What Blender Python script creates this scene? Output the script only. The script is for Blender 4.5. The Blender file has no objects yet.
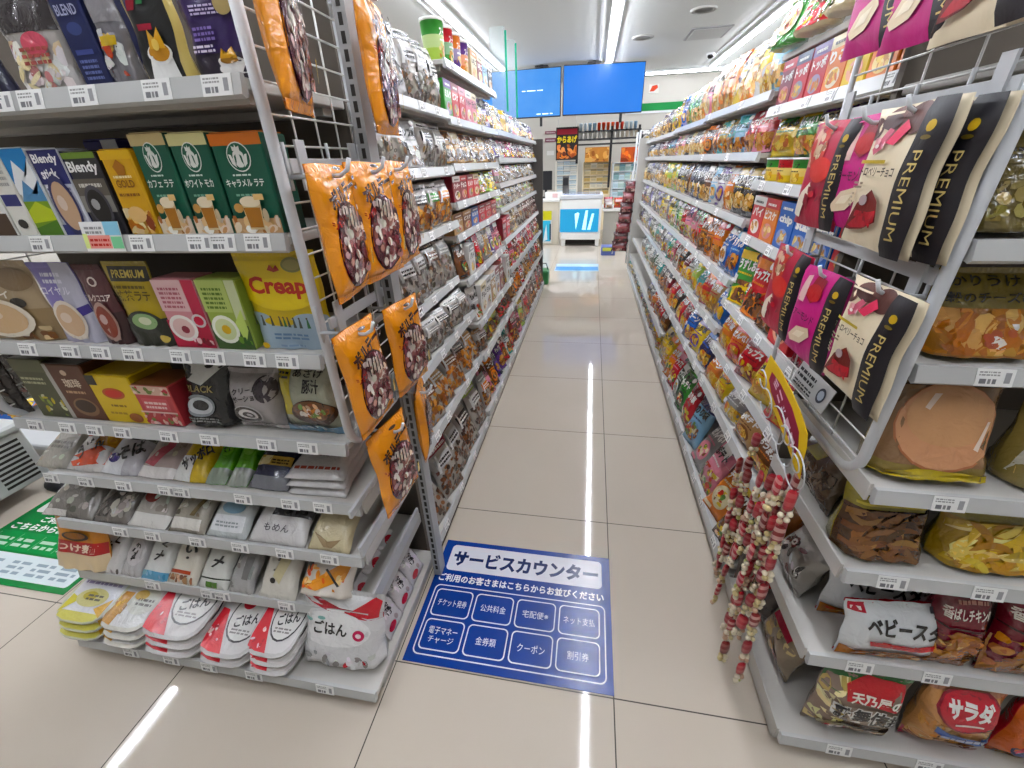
# Convenience store aisle, built from mesh code with node materials only.
import bpy, math, random
from mathutils import Vector, Matrix, Euler

LIGHT_POWER, EXPOSURE, SCREEN_POWER = 82.0, 0.3, .76
S = bpy.context.scene
COL = S.collection
R = random.Random(7)
PI = math.pi

# ------------------------------------------------------------------ camera
F_PX, YAW, PITCH, ROLL, H = 416.3, 0.18936, -0.48833, -0.03787, 1.235
_cy, _sy, _cp, _sp = math.cos(YAW), math.sin(YAW), math.cos(PITCH), math.sin(PITCH)
_f = Vector((-_sy*_cp, _cy*_cp, _sp)); _r = Vector((_cy, _sy, 0)); _u = _r.cross(_f)
_c, _s = math.cos(ROLL), math.sin(ROLL)
RIGHT, UP, FWD = _r*_c + _u*_s, _u*_c - _r*_s, _f
cam_d = bpy.data.cameras.new('camera'); cam = bpy.data.objects.new('camera', cam_d); COL.objects.link(cam)
cam_d.sensor_width = 36; cam_d.lens = F_PX/1024*36; cam_d.clip_start = .02
m = Matrix((RIGHT, UP, -FWD)).transposed().to_4x4(); m.translation = Vector((0, 0, H)); cam.matrix_world = m
S.camera = cam

def ray(x, y): return RIGHT*((x-512)/F_PX) + UP*((384-y)/F_PX) + FWD
def on_x(x, y, X): d = ray(x, y); return Vector((0, 0, H)) + d*(X/d.x)     # where a sight line meets the plane x = X
def on_y(x, y, Y): d = ray(x, y); return Vector((0, 0, H)) + d*(Y/d.y)
def on_z(x, y, Z): d = ray(x, y); return Vector((0, 0, H)) + d*((Z-H)/d.z)

# ------------------------------------------------------------------ colour and materials
_lc = {}
def C(h):
    if not isinstance(h, str): return h
    if h not in _lc:
        o = []
        for i in (0, 2, 4):
            v = int(h[i:i+2], 16)/255
            o.append(v/12.92 if v <= .04045 else ((v+.055)/1.055)**2.4)
        _lc[h] = (o[0], o[1], o[2], 1)
    return _lc[h]
def mixc(a, b, t):
    a, b = C(a), C(b); return tuple(a[i]*(1-t)+b[i]*t for i in range(3)) + (1,)
def jit(c, k=.12, rnd=R):
    c = C(c); f = 1 + rnd.uniform(-k, k); return tuple(min(1, max(0, v*f*(1+rnd.uniform(-k, k)*.4))) for v in c[:3]) + (1,)

def new_mat(name):
    mt = bpy.data.materials.new(name); mt.use_nodes = True
    return mt, mt.node_tree, mt.node_tree.nodes['Principled BSDF']
def plain(name, col, rough=.5, metal=0, spec=.5, noise=0, nscale=30, bump=0, bscale=80):
    mt, nt, b = new_mat(name)
    b.inputs['Base Color'].default_value = C(col); b.inputs['Roughness'].default_value = rough
    b.inputs['Metallic'].default_value = metal; b.inputs['Specular IOR Level'].default_value = spec
    tc = nt.nodes.new('ShaderNodeTexCoord')
    n = nt.nodes.new('ShaderNodeTexNoise'); n.inputs['Scale'].default_value = nscale
    nt.links.new(tc.outputs['Object'], n.inputs['Vector'])
    mx = nt.nodes.new('ShaderNodeMix'); mx.data_type = 'RGBA'
    mx.inputs[6].default_value = C(col); mx.inputs[7].default_value = mixc(col, '000000', .35)
    mp = nt.nodes.new('ShaderNodeMath'); mp.operation = 'MULTIPLY'; mp.inputs[1].default_value = noise
    nt.links.new(n.outputs['Fac'], mp.inputs[0]); nt.links.new(mp.outputs[0], mx.inputs[0]); nt.links.new(mx.outputs[2], b.inputs['Base Color'])
    if bump:
        n2 = nt.nodes.new('ShaderNodeTexNoise'); n2.inputs['Scale'].default_value = bscale
        nt.links.new(tc.outputs['Object'], n2.inputs['Vector'])
        bp = nt.nodes.new('ShaderNodeBump'); bp.inputs['Strength'].default_value = bump; bp.inputs['Distance'].default_value = .004
        nt.links.new(n2.outputs['Fac'], bp.inputs['Height']); nt.links.new(bp.outputs[0], b.inputs['Normal'])
    return mt
def printed(name, rough, bump, bscale, spec=.5, coat=0, val=.88):
    """packaging: the printed colours are a colour attribute, the sheen and creases are nodes"""
    mt, nt, b = new_mat(name)
    a = nt.nodes.new('ShaderNodeAttribute'); a.attribute_name = 'Col'
    hs = nt.nodes.new('ShaderNodeHueSaturation'); hs.inputs['Saturation'].default_value = 1.12; hs.inputs['Value'].default_value = val
    nt.links.new(a.outputs['Color'], hs.inputs['Color']); nt.links.new(hs.outputs['Color'], b.inputs['Base Color'])
    b.inputs['Roughness'].default_value = rough; b.inputs['Specular IOR Level'].default_value = spec
    b.inputs['Coat Weight'].default_value = coat; b.inputs['Coat Roughness'].default_value = .12
    if bump:
        tc = nt.nodes.new('ShaderNodeTexCoord')
        n = nt.nodes.new('ShaderNodeTexNoise'); n.inputs['Scale'].default_value = bscale; n.inputs['Detail'].default_value = 3
        n.inputs['Distortion'].default_value = .8
        nt.links.new(tc.outputs['Object'], n.inputs['Vector'])
        bp = nt.nodes.new('ShaderNodeBump'); bp.inputs['Strength'].default_value = bump; bp.inputs['Distance'].default_value = .006
        nt.links.new(n.outputs['Fac'], bp.inputs['Height']); nt.links.new(bp.outputs[0], b.inputs['Normal'])
        nt.links.new(bp.outputs[0], b.inputs['Coat Normal'])
    return mt
def glow(name, col, power):
    mt, nt, b = new_mat(name)
    b.inputs['Base Color'].default_value = C(col); b.inputs['Emission Color'].default_value = C(col); b.inputs['Emission Strength'].default_value = power
    return mt
FILM = printed('printed_film', .30, .45, 26, .5, .35)
FOIL = printed('crinkled_film', .24, .8, 38, .6, .5, .8)
MATTE = printed('matte_printed_film', .45, .3, 22, .4)
CARD = printed('printed_carton', .42, 0, 1, .45, .15)
PAPER = printed('printed_paper', .6, 0, 1, .3)
WHITE = plain('white_powder_coat', 'bcbec0', .4, 0, .5, .08)
UPR = plain('slotted_upright_steel', '9b9d9e', .45, 0, .5, .1)
GREY = plain('grey_shelf_steel', 'b8b5af', .42, 0, .5, .12)
PANEL = plain('rack_back_board', '5d554c', .7, 0, .3, .3)
RAIL = plain('clear_grey_rail_plastic', 'b9bab9', .25, 0, .5, .05)
DARK = plain('dark_slot_steel', '26231f', .6, 0, .3)
BLACK = plain('black_plastic', '17171a', .4, 0, .4)
CHROME = plain('bright_wire', 'd8d8d4', .3, .35, .5)
BEIGE = plain('cream_plastic', 'd6cdb6', .4)
COUNTER = plain('cream_counter_laminate', 'cfc6b4', .4, 0, .4, .1)

# ------------------------------------------------------------------ mesh building
class MB:
    def __init__(s): s.v, s.f, s.c, s.m, s.sm = [], [], [], [], []
    def face(s, pts, col='ffffff', mi=0, smooth=False):
        n = len(s.v); s.v += [tuple(p) for p in pts]; s.f.append(tuple(range(n, n+len(pts)))); s.c.append(C(col)); s.m.append(mi); s.sm.append(smooth)
    def mesh(s, verts, faces, col='ffffff', mi=0, smooth=False, cols=None):
        n = len(s.v); s.v += [tuple(p) for p in verts]
        for i, f in enumerate(faces):
            s.f.append(tuple(n+k for k in f)); s.c.append(C(cols[i] if cols else col)); s.m.append(mi); s.sm.append(smooth)
    def box(s, x0, y0, z0, x1, y1, z1, col='ffffff', mi=0, bev=0):
        if bev:
            b = bev
            vs = []
            for z, k in ((z0, b), (z0+b, 0), (z1-b, 0), (z1, b)):
                vs += [(x0+k+b*(k == 0), y0+k, z), (x1-k-b*(k == 0), y0+k, z), (x1-k, y0+k+b*(k == 0), z), (x1-k, y1-k-b*(k == 0), z),
                       (x1-k-b*(k == 0), y1-k, z), (x0+k+b*(k == 0), y1-k, z), (x0+k, y1-k-b*(k == 0), z), (x0+k, y0+k+b*(k == 0), z)]
            fs = [tuple(range(7, -1, -1)), tuple(range(24, 32))]
            for l in range(3):
                for i in range(8): fs.append((l*8+i, l*8+(i+1) % 8, l*8+8+(i+1) % 8, l*8+8+i))
            s.mesh(vs, fs, col, mi); return
        vs = [(x0, y0, z0), (x1, y0, z0), (x1, y1, z0), (x0, y1, z0), (x0, y0, z1), (x1, y0, z1), (x1, y1, z1), (x0, y1, z1)]
        s.mesh(vs, [(0, 3, 2, 1), (4, 5, 6, 7), (0, 1, 5, 4), (1, 2, 6, 5), (2, 3, 7, 6), (3, 0, 4, 7)], col, mi)
    def tube(s, pts, r, n=8, col='ffffff', mi=0, closed=False, caps=True):
        pts = [Vector(p) for p in pts]; N = len(pts); base = len(s.v); prev = None
        for i, p in enumerate(pts):
            if closed: t = pts[(i+1) % N]-pts[i-1]
            else: t = pts[min(i+1, N-1)]-pts[max(i-1, 0)]
            t.normalize()
            if prev is None:
                a = Vector((0, 0, 1)) if abs(t.z) < .9 else Vector((1, 0, 0))
                x = t.cross(a).normalized()
            else: x = (prev - t*prev.dot(t)).normalized()
            prev = x; y = t.cross(x)
            rr = r[i] if isinstance(r, (list, tuple)) else r
            for k in range(n): s.v.append(tuple(p + x*(rr*math.cos(2*PI*k/n)) + y*(rr*math.sin(2*PI*k/n))))
        for i in range(N if closed else N-1):
            j = (i+1) % N
            for k in range(n):
                s.f.append((base+i*n+k, base+i*n+(k+1) % n, base+j*n+(k+1) % n, base+j*n+k)); s.c.append(C(col)); s.m.append(mi); s.sm.append(True)
        if caps and not closed:
            s.f.append(tuple(base+k for k in range(n-1, -1, -1))); s.c.append(C(col)); s.m.append(mi); s.sm.append(False)
            s.f.append(tuple(base+(N-1)*n+k for k in range(n))); s.c.append(C(col)); s.m.append(mi); s.sm.append(False)
    def lathe(s, prof, n=20, col='ffffff', mi=0, cols=None, sx=1, sy=1):
        base = len(s.v)
        for r, z in prof:
            for k in range(n): s.v.append((r*sx*math.cos(2*PI*k/n), r*sy*math.sin(2*PI*k/n), z))
        for i in range(len(prof)-1):
            for k in range(n):
                s.f.append((base+i*n+k, base+i*n+(k+1) % n, base+(i+1)*n+(k+1) % n, base+(i+1)*n+k)); s.c.append(C(cols[i] if cols else col)); s.m.append(mi); s.sm.append(True)
    def build(s, name, mats, parent=None, loc=None, rot=None):
        me = bpy.data.meshes.new(name); me.from_pydata(s.v, [], s.f)
        if not isinstance(mats, (list, tuple)): mats = [mats]
        for mt in mats: me.materials.append(mt)
        me.polygons.foreach_set('material_index', s.m); me.polygons.foreach_set('use_smooth', s.sm)
        at = me.color_attributes.new('Col', 'FLOAT_COLOR', 'CORNER')
        buf = []
        for f, c in zip(s.f, s.c): buf += list(c)*len(f)
        at.data.foreach_set('color', buf)
        me.update()
        o = bpy.data.objects.new(name, me); COL.objects.link(o)
        if parent: o.parent = parent
        if loc is not None: o.location = loc
        if rot is not None: o.rotation_euler = rot
        return o

def tag(o, label, cat, group=None, kind=None):
    if label: o['label'] = label
    if cat: o['category'] = cat
    if group: o['group'] = group
    if kind: o['kind'] = kind
    return o
def empty(name, loc=(0, 0, 0), rot=(0, 0, 0)):
    o = bpy.data.objects.new(name, None); COL.objects.link(o); o.empty_display_size = .05; o.location = loc; o.rotation_euler = rot; return o
def structure(o): o['kind'] = 'structure'; return o
def copy_tree(o, parent=None):
    c = o.copy(); COL.objects.link(c); c.parent = parent
    for ch in o.children: copy_tree(ch, c)
    return c
def link_kids(o): return list(o.children)

# ------------------------------------------------------------------ lettering
_tx = {}
def glyphs(txt, bold):
    k = (txt, bold)
    if k not in _tx:
        c = bpy.data.curves.new('lettering', 'FONT'); c.body = txt; c.resolution_u = 2; c.offset = bold
        o = bpy.data.objects.new('lettering', c); COL.objects.link(o); bpy.context.view_layer.update()
        me = bpy.data.meshes.new_from_object(o.evaluated_get(bpy.context.evaluated_depsgraph_get()))
        vs = [(v.co.x, v.co.y) for v in me.vertices]; fs = [tuple(p.vertices) for p in me.polygons]
        xs = [v[0] for v in vs]; ys = [v[1] for v in vs]
        x0, x1, y0, y1 = min(xs), max(xs), min(ys), max(ys)
        _tx[k] = ([((a-x0)/(x1-x0), (b-y0)/(y1-y0)) for a, b in vs], fs, (x1-x0)/(y1-y0))
        bpy.data.objects.remove(o); bpy.data.curves.remove(c); bpy.data.meshes.remove(me)
    return _tx[k]

# ------------------------------------------------------------------ printing on a pack's face
# A face is a map (u, v, lift) -> point.  A design is a list of printed shapes in u, v (0..1, v upward):
#  ('r',x0,y0,x1,y1,col)  ('e',cx,cy,rx,ry,col)  ('t',text,x0,y0,x1,y1,col[,angle[,bold]])  ('p',pts,col)
#  ('s',x0,y0,x1,y1,n,length,width,cols)  sticks
#  ('b',x0,y0,x1,y1,n,size,cols[,'e'])  pieces of food     ('l',x0,y0,x1,y1,n,col)  lines of small unreadable print
def print_on(mb, face, w, h, design, mi=0, lift=.0006, step=.0005, cell=.02, smooth=True, seed=1, grid=None):
    rnd = random.Random(seed); L = lift
    for d in design:
        k = d[0]
        if k == 'r':
            _, x0, y0, x1, y1, col = d
            nu = max(1, int(abs(x1-x0)*w/cell)); nv = max(1, int(abs(y1-y0)*h/cell))
            us = [x0+(x1-x0)*i/nu for i in range(nu+1)]; ws = [y0+(y1-y0)*j/nv for j in range(nv+1)]
            if grid:                                          # cut along the sheet's own grid so that the print lies on it everywhere
                us = [x0]+[i/grid[0] for i in range(grid[0]+1) if x0+1e-4 < i/grid[0] < x1-1e-4]+[x1]; ws = [y0]+[j/grid[1] for j in range(grid[1]+1) if y0+1e-4 < j/grid[1] < y1-1e-4]+[y1]
                nu, nv = len(us)-1, len(ws)-1
            vs = [face(a, b, L) for b in ws for a in us]
            mb.mesh(vs, [(j*(nu+1)+i, j*(nu+1)+i+1, (j+1)*(nu+1)+i+1, (j+1)*(nu+1)+i) for j in range(nv) for i in range(nu)], col, mi, smooth)
        elif k == 'e':
            _, cx, cy, rx, ry, col = d[:6]
            n = 20 if rx*w > .012 else 10; rings = max(1, min(4, int(rx*w/cell)))
            vs = [face(cx, cy, L)]; fs = []
            for q in range(1, rings+1):
                for i in range(n):
                    a = 2*PI*i/n; vs.append(face(cx+rx*q/rings*math.cos(a), cy+ry*q/rings*math.sin(a), L))
                for i in range(n):
                    if q == 1: fs.append((0, 1+i, 1+(i+1) % n))
                    else: fs.append((1+(q-2)*n+i, 1+(q-1)*n+i, 1+(q-1)*n+(i+1) % n, 1+(q-2)*n+(i+1) % n))
            mb.mesh(vs, fs, col, mi, smooth)
        elif k == 't':
            _, txt, x0, y0, x1, y1, col = d[:7]
            ang = d[7] if len(d) > 7 else 0; bold = d[8] if len(d) > 8 else .015
            vs, fs, _a = glyphs(txt, bold); cx, cy = (x0+x1)/2, (y0+y1)/2; ca, sa = math.cos(ang), math.sin(ang)
            out = []
            for a, b in vs:
                px, py = (a-.5)*(x1-x0)*w, (b-.5)*(y1-y0)*h
                out.append(face(cx+(px*ca-py*sa)/w, cy+(px*sa+py*ca)/h, L))
            mb.mesh(out, fs, col, mi, smooth)
        elif k == 'p':
            _, pts, col = d; n = len(pts)
            cx, cy = sum(p[0] for p in pts)/n, sum(p[1] for p in pts)/n
            vs = [face(cx, cy, L)]; fs = []
            fine = []
            for i in range(n):
                a, b = pts[i], pts[(i+1) % n]; q = max(1, int(math.hypot((a[0]-b[0])*w, (a[1]-b[1])*h)/cell))
                fine += [(a[0]+(b[0]-a[0])*t/q, a[1]+(b[1]-a[1])*t/q) for t in range(q)]
            n = len(fine)
            for q in (.5, 1): vs += [face(cx+(x-cx)*q, cy+(y-cy)*q, L) for x, y in fine]
            for i in range(n):
                j = (i+1) % n
                fs += [(0, 1+i, 1+j), (1+i, 1+n+i, 1+n+j, 1+j)]
            mb.mesh(vs, fs, col, mi, smooth)
        elif k == 'b':
            _, x0, y0, x1, y1, n, size, cols = d[:8]; oval = len(d) > 8
            for i in range(n):
                for _t in range(20):
                    x, y = rnd.random(), rnd.random()
                    if not oval or (x-.5)**2+(y-.5)**2 < .22: break
                cx, cy = x0+(x1-x0)*x, y0+(y1-y0)*y
                a, b, th = size*rnd.uniform(.6, 1.2), size*rnd.uniform(.3, .8), rnd.uniform(0, PI)
                ca, sa = math.cos(th), math.sin(th); vs = []
                for q in range(8):
                    px, py = a*math.cos(q*PI/4), b*math.sin(q*PI/4)
                    vs.append((cx+(px*ca-py*sa)/w, cy+(px*sa+py*ca)/h))
                vs = [face(min(x1, max(x0, p)), min(y1, max(y0, q)), L+i*step*.06) for p, q in vs]
                mb.mesh(vs, [tuple(range(8))], jit(rnd.choice(cols), .2, rnd), mi, smooth)
            L += n*step*.06
        elif k == 's':                                            # long sticks of food
            _, x0, y0, x1, y1, n, ln, wd, cols = d
            for i in range(n):
                cx, cy = x0+(x1-x0)*rnd.random(), y0+(y1-y0)*rnd.random(); a = ln*rnd.uniform(.6, 1.1); th = rnd.gauss(.25, .45); bend = rnd.uniform(-.25, .25)*a
                top, bot = [], []
                for q in range(7):
                    t = q/6*2-1; e = wd*(1-abs(t)**4)**.5*.5+wd*.05; px, py = a/2*t, bend*(t*t-.5)
                    for lst, s in ((top, 1), (bot, -1)): X, Y = px*math.cos(th)-(py+s*e)*math.sin(th), px*math.sin(th)+(py+s*e)*math.cos(th); lst.append((min(x1, max(x0, cx+X/w)), min(y1, max(y0, cy+Y/h))))
                vs = [face(u, v, L+i*step*.08) for u, v in top+bot]
                mb.mesh(vs, [(q, q+7, q+8, q+1) for q in range(6)], jit(rnd.choice(cols), .2, rnd), mi, smooth)
            L += n*step*.08
        elif k == 'l':
            _, x0, y0, x1, y1, n, col = d; dy = (y1-y0)/n
            for i in range(n):
                x = x0
                while x < x1-.02:
                    q = min(x1, x+rnd.uniform(.03, .12))
                    vs = [face(a, b, L) for a, b in ((x, y0+dy*i), (q, y0+dy*i), (q, y0+dy*(i+.55)), (x, y0+dy*(i+.55)))]
                    mb.mesh(vs, [(0, 1, 2, 3)], col, mi, smooth); x = q+.02
        L += step

# ------------------------------------------------------------------ packs (stand on z=0, centred, front toward -y, base width w, depth d, height h)
def grid_face(P, nu, nv):
    def f(u, v, lift=0):
        a = min(max(u, 0), 1)*nu; b = min(max(v, 0), 1)*nv; i = min(int(a), nu-1); j = min(int(b), nv-1); a -= i; b -= j
        p = [P[j][i], P[j][i+1], P[j+1][i+1], P[j+1][i]]
        q = [(1-a)*(1-b), a*(1-b), a*b, (1-a)*b]
        return (sum(p[k][0]*q[k] for k in range(4)), sum(p[k][1]*q[k] for k in range(4))-lift, sum(p[k][2]*q[k] for k in range(4)))
    return f
def bag_grid(w, h, d, style, seed, nu=14, nv=16):
    """front and back sheets of a bag; style 'pillow' (two crimped ends), 'pouch' (standing gusset) or 'flat'"""
    rnd = random.Random(seed); ph = [rnd.uniform(0, 6) for _ in range(6)]
    Fr, Bk = [], []
    for j in range(nv+1):
        v = j/nv; a, b = [], []
        for i in range(nu+1):
            u = i/nu; e = 1-abs(2*u-1)
            side = min(1, e*3.2)**.65
            if style == 'pouch': k = (max(0, 1-v*1.08)**.62)*.92+.06*(v < .93); pr = side if v > .2 else side*.55+.45*min(1, e*8)
            elif style == 'flat': k = math.sin(PI*min(1, max(0, (v-.03)/.94)))**.35; pr = min(1, e*5)**.6
            else: k = max(0, math.sin(PI*min(1, max(0, (v-.05)/.9))))**.55; pr = side
            y = d/2*k*pr
            wr = .0035*min(1, d/.05)*(math.sin(u*23+ph[0]+v*3)*math.exp(-v*9)+math.sin(u*21+ph[1]-v*4)*math.exp(-(1-v)*9)+.5*math.sin(u*9+v*11+ph[2])*k)
            y = max(.0008, y+wr*pr)
            pinch = 1-.07*k*(1 if style != 'pouch' else .6)*math.sin(PI*v)
            x = (u-.5)*w*pinch + .002*math.sin(v*13+ph[3])*abs(2*u-1)
            z = v*h + (0 if style == 'pouch' else .003*math.sin(u*5+ph[4])*(v-.5))
            a.append((x, -y, z)); b.append((x, y*(.9 if style != 'flat' else .7), z))
        Fr.append(a); Bk.append(b)
    return Fr, Bk
def bag(name, w, h, d, base, design, style='pillow', mat=None, seed=1, back=None, bands=(), nu=14, nv=16, seals=None, cell=.012):
    """bands: ((v0, v1, col), ...) printed right across.  seals: colour -> crimped ends become parts of their own"""
    Fr, Bk = bag_grid(w, h, d, style, seed, nu, nv); mb = MB(); rnd = random.Random(seed)
    lo, hi = (0, nv) if not seals else (0 if style == 'pouch' else 1, nv-1)
    vs, fs, cs = [], [], []
    for G, s in ((Fr, 1), (Bk, -1)):
        n0 = len(vs)
        for row in G: vs += row
        for j in range(lo, hi):
            for i in range(nu):
                q = (n0+j*(nu+1)+i, n0+j*(nu+1)+i+1, n0+(j+1)*(nu+1)+i+1, n0+(j+1)*(nu+1)+i)
                fs.append(q if s == 1 else q[::-1]); c = base if s == 1 else (back or base); v = (j+.5)/nv
                for b in bands:
                    if b[0] <= v < b[1]: c = b[2]
                cs.append(c)
    N = (nu+1)*(nv+1)
    for j in range(lo, hi):                                   # side edges
        for i in (0, nu):
            a, b = j*(nu+1)+i, (j+1)*(nu+1)+i; fs.append((a, b, N+b, N+a) if i == 0 else (a, N+a, N+b, b)); cs.append(base)
    fs.append(tuple(lo*(nu+1)+i for i in range(nu, -1, -1)) + tuple(N+lo*(nu+1)+i for i in range(nu+1))); cs.append(base)
    mb.mesh(vs, fs, base, 0, True, cs)
    print_on(mb, grid_face(Fr, nu, nv), w, h, design, seed=seed, cell=cell, lift=.001, step=.0006, grid=(nu, nv))
    o = mb.build(name, mat or FILM)
    if seals:
        for nm, j in ((('top_seal', nv-1),) if style == 'pouch' else (('top_seal', nv-1), ('bottom_seal', 0))):
            sb = MB(); K = nu*3; rows = []
            for G, q in ((Fr, -1), (Bk, 1)):
                f = grid_face(G, nu, nv); r = []
                for t in (0, .33, .66, 1):
                    vv = (j+t)/nv
                    r.append([tuple(Vector(f(i/K, vv))+Vector((0, q*.0006+.0006*(i % 2), 0))) for i in range(K+1)])
                rows.append(r)
            for r in rows:
                sb.mesh([p for row in r for p in row], [(a*(K+1)+i, a*(K+1)+i+1, (a+1)*(K+1)+i+1, (a+1)*(K+1)+i) for a in range(3) for i in range(K)], seals, 0, False)
            sb.build(nm, mat or FILM, o)
    return o
def carton(name, w, h, d, base, design, side=None, top=None, mat=None, sided=(), seed=1, parts=False):
    mb = MB(); b = .0025; mb.box(-w/2, -d/2, 0, w/2, d/2, h, base, 0, b)
    if side: 
        for s in (-1, 1):
            x = s*(w/2+.0004); q = [(x, -d/2+.003, .003), (x, d/2-.003, .003), (x, d/2-.003, h-.003), (x, -d/2+.003, h-.003)]
            mb.face(q if s == 1 else q[::-1], side)
    if top: mb.face([(-w/2+.003, -d/2+.003, h+.0004), (w/2-.003, -d/2+.003, h+.0004), (w/2-.003, d/2-.003, h+.0004), (-w/2+.003, d/2-.003, h+.0004)], top)
    print_on(mb, lambda u, v, l=0: ((u-.5)*w, -d/2-l, v*h), w, h, design, lift=.0005, step=.0003, cell=.5, smooth=False, seed=seed)
    if sided: 
        for s in (-1, 1): print_on(mb, lambda u, v, l=0, s=s: (s*(w/2+.0006+l), s*(u-.5)*d, v*h), d, h, sided, lift=.0003, step=.0003, cell=.5, smooth=False, seed=seed)
    o = mb.build(name, mat or CARD)
    if parts:
        f = MB(); f.box(-w/2+.004, -d/2+.001, h+.0008, w/2-.004, d/2-.004, h+.0022, top or base, 0); f.build('top_flap', CARD, o)
    return o

def lean(o, tilt, turn=0, roll=0):
    o.rotation_mode = 'XYZ'; o.rotation_euler = (-tilt, roll, turn)
def mesh_pts(o):
    pts = [v.co for v in o.data.vertices] if o.type == 'MESH' else []
    for ch in o.children:
        if ch.type == 'MESH': pts = list(pts) + [ch.matrix_basis @ v.co for v in ch.data.vertices]
    return pts
_mz = {}
def put(o, x, y, z, tilt=0, turn=0, roll=0, front=False):
    """set a pack down so that its lowest point rests on z; front: (x, y) is where its front foot is, not its centre"""
    lean(o, tilt, turn, roll); Mx = Euler(o.rotation_euler).to_matrix()
    key = (o.data.name if o.data else o.name, round(tilt, 3), round(turn, 3), round(roll, 3), round(o.scale.x, 3), round(o.scale.z, 3))
    if key not in _mz:
        sc = o.scale; pts = [Mx @ Vector((p.x*sc.x, p.y*sc.y, p.z*sc.z)) for p in mesh_pts(o)]
        fx, fy = math.sin(turn), -math.cos(turn)               # direction the front looks
        _mz[key] = (min(p.z for p in pts), max(p.x*fx+p.y*fy for p in pts))
    mz, mf = _mz[key]
    if front: x -= math.sin(turn)*mf; y += math.cos(turn)*mf
    o.location = (x, y, z-mz+.0008)
    return o
# ------------------------------------------------------------------ the shop itself
CEIL = 2.55; X0, X1, Y0, Y1 = -5.4, 4.6, -2.6, 9.75
def floor_mat():
    mt, nt, b = new_mat('polished_floor_tiles')
    tc = nt.nodes.new('ShaderNodeTexCoord'); sp = nt.nodes.new('ShaderNodeSeparateXYZ'); nt.links.new(tc.outputs['Object'], sp.inputs[0])
    ms = []
    for ax, off in (('X', .122), ('Y', 0)):
        a = nt.nodes.new('ShaderNodeMath'); a.operation = 'SUBTRACT'; a.inputs[1].default_value = off; nt.links.new(sp.outputs[ax], a.inputs[0])
        p = nt.nodes.new('ShaderNodeMath'); p.operation = 'PINGPONG'; p.inputs[1].default_value = .3; nt.links.new(a.outputs[0], p.inputs[0])
        l = nt.nodes.new('ShaderNodeMath'); l.operation = 'LESS_THAN'; l.inputs[1].default_value = .0016; nt.links.new(p.outputs[0], l.inputs[0]); ms.append(l)
    mx = nt.nodes.new('ShaderNodeMath'); mx.operation = 'MAXIMUM'
    nt.links.new(ms[0].outputs[0], mx.inputs[0]); nt.links.new(ms[1].outputs[0], mx.inputs[1])
    n = nt.nodes.new('ShaderNodeTexNoise'); n.inputs['Scale'].default_value = 2.2; n.inputs['Detail'].default_value = 5; nt.links.new(tc.outputs['Object'], n.inputs['Vector'])
    c0 = nt.nodes.new('ShaderNodeMix'); c0.data_type = 'RGBA'; c0.inputs[6].default_value = C('c4b9ab'); c0.inputs[7].default_value = C('b9ae9f'); nt.links.new(n.outputs['Fac'], c0.inputs[0])
    c1 = nt.nodes.new('ShaderNodeMix'); c1.data_type = 'RGBA'; c1.inputs[7].default_value = C('3a332b'); nt.links.new(c0.outputs[2], c1.inputs[6]); nt.links.new(mx.outputs[0], c1.inputs[0])
    nt.links.new(c1.outputs[2], b.inputs['Base Color'])
    r = nt.nodes.new('ShaderNodeMath'); r.operation = 'MULTIPLY_ADD'; r.inputs[1].default_value = .5; r.inputs[2].default_value = .045; nt.links.new(mx.outputs[0], r.inputs[0]); nt.links.new(r.outputs[0], b.inputs['Roughness'])
    b.inputs['Specular IOR Level'].default_value = .55
    return mt
mb = MB(); mb.box(X0, Y0, -.1, X1, Y1, 0); structure(mb.build('floor', floor_mat()))
mb = MB(); mb.box(X0, Y0, CEIL, X1, Y1, CEIL+.1); structure(mb.build('ceiling', plain('ceiling_board', 'c2c5c4', .7, 0, .3, .06, 3)))
WALLM = plain('shop_wall_paint', 'bdb9b0', .6, 0, .3, .05, 2)
mb = MB(); mb.box(X0, Y1, 0, X1, Y1+.1, CEIL); structure(mb.build('wall_back', WALLM))
mb = MB(); mb.box(X0-.1, Y0, 0, X0, Y1, CEIL); structure(mb.build('wall_left', WALLM))
mb = MB(); mb.box(X1, Y0, 0, X1+.1, Y1, CEIL); structure(mb.build('wall_right', WALLM))
mb = MB(); mb.box(X0, Y0-.1, 0, X1, Y0, CEIL); structure(mb.build('wall_front', WALLM))
# green band with stripes along the back wall, right of the screens
mb = MB(); mb.box(.55, Y1-.02, 2.02, 3.6, Y1-.001, 2.14, '2a8246'); mb.box(.55, Y1-.02, 1.98, 3.6, Y1-.001, 2.012, 'e8eef0')
structure(mb.build('trim_1', PAPER))

TUBE = glow('led_tube', 'f2f6ff', LIGHT_POWER)
TUBE_DIM = glow('dimmer_led_tube', 'f2f6ff', LIGHT_POWER*.35)
def light_line(x, ya, yb, label, n=None, tube=None):
    t = empty('ceiling_light', (x, (ya+yb)/2, CEIL))
    tag(t, label, 'ceiling light', 'led light lines on the ceiling')
    L = yb-ya; n = n or max(1, round(L/1.2)); q = L/n
    mb = MB(); mb.box(-.055, -L/2, -.022, .055, L/2, -.0005, 'e4e6e6', 0); mb.box(-.16, -L/2, -.008, -.13, L/2, -.0005, 'b8babb'); mb.build('housing', PAPER, t)
    for i in range(n):
        mb = MB(); a = -L/2+q*i+.012; e = a+q-.024
        mb.box(-.015, a, -.046, .015, e, -.0225, 'ffffff', 0, .006); mb.build('led_tube', tube or TUBE, t)
    return t
light_line(.152, -.7, 9.2, 'white led light line running above the middle of the aisle')
light_line(1.84, -.7, 9.0, 'white led light line above the crisps rack')
light_line(-1.49, -.7, 9.0, 'white led light line above the nuts rack')
light_line(-3.2, .2, 9.0, 'white led light line far out beyond the coffee shelves')
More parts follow.
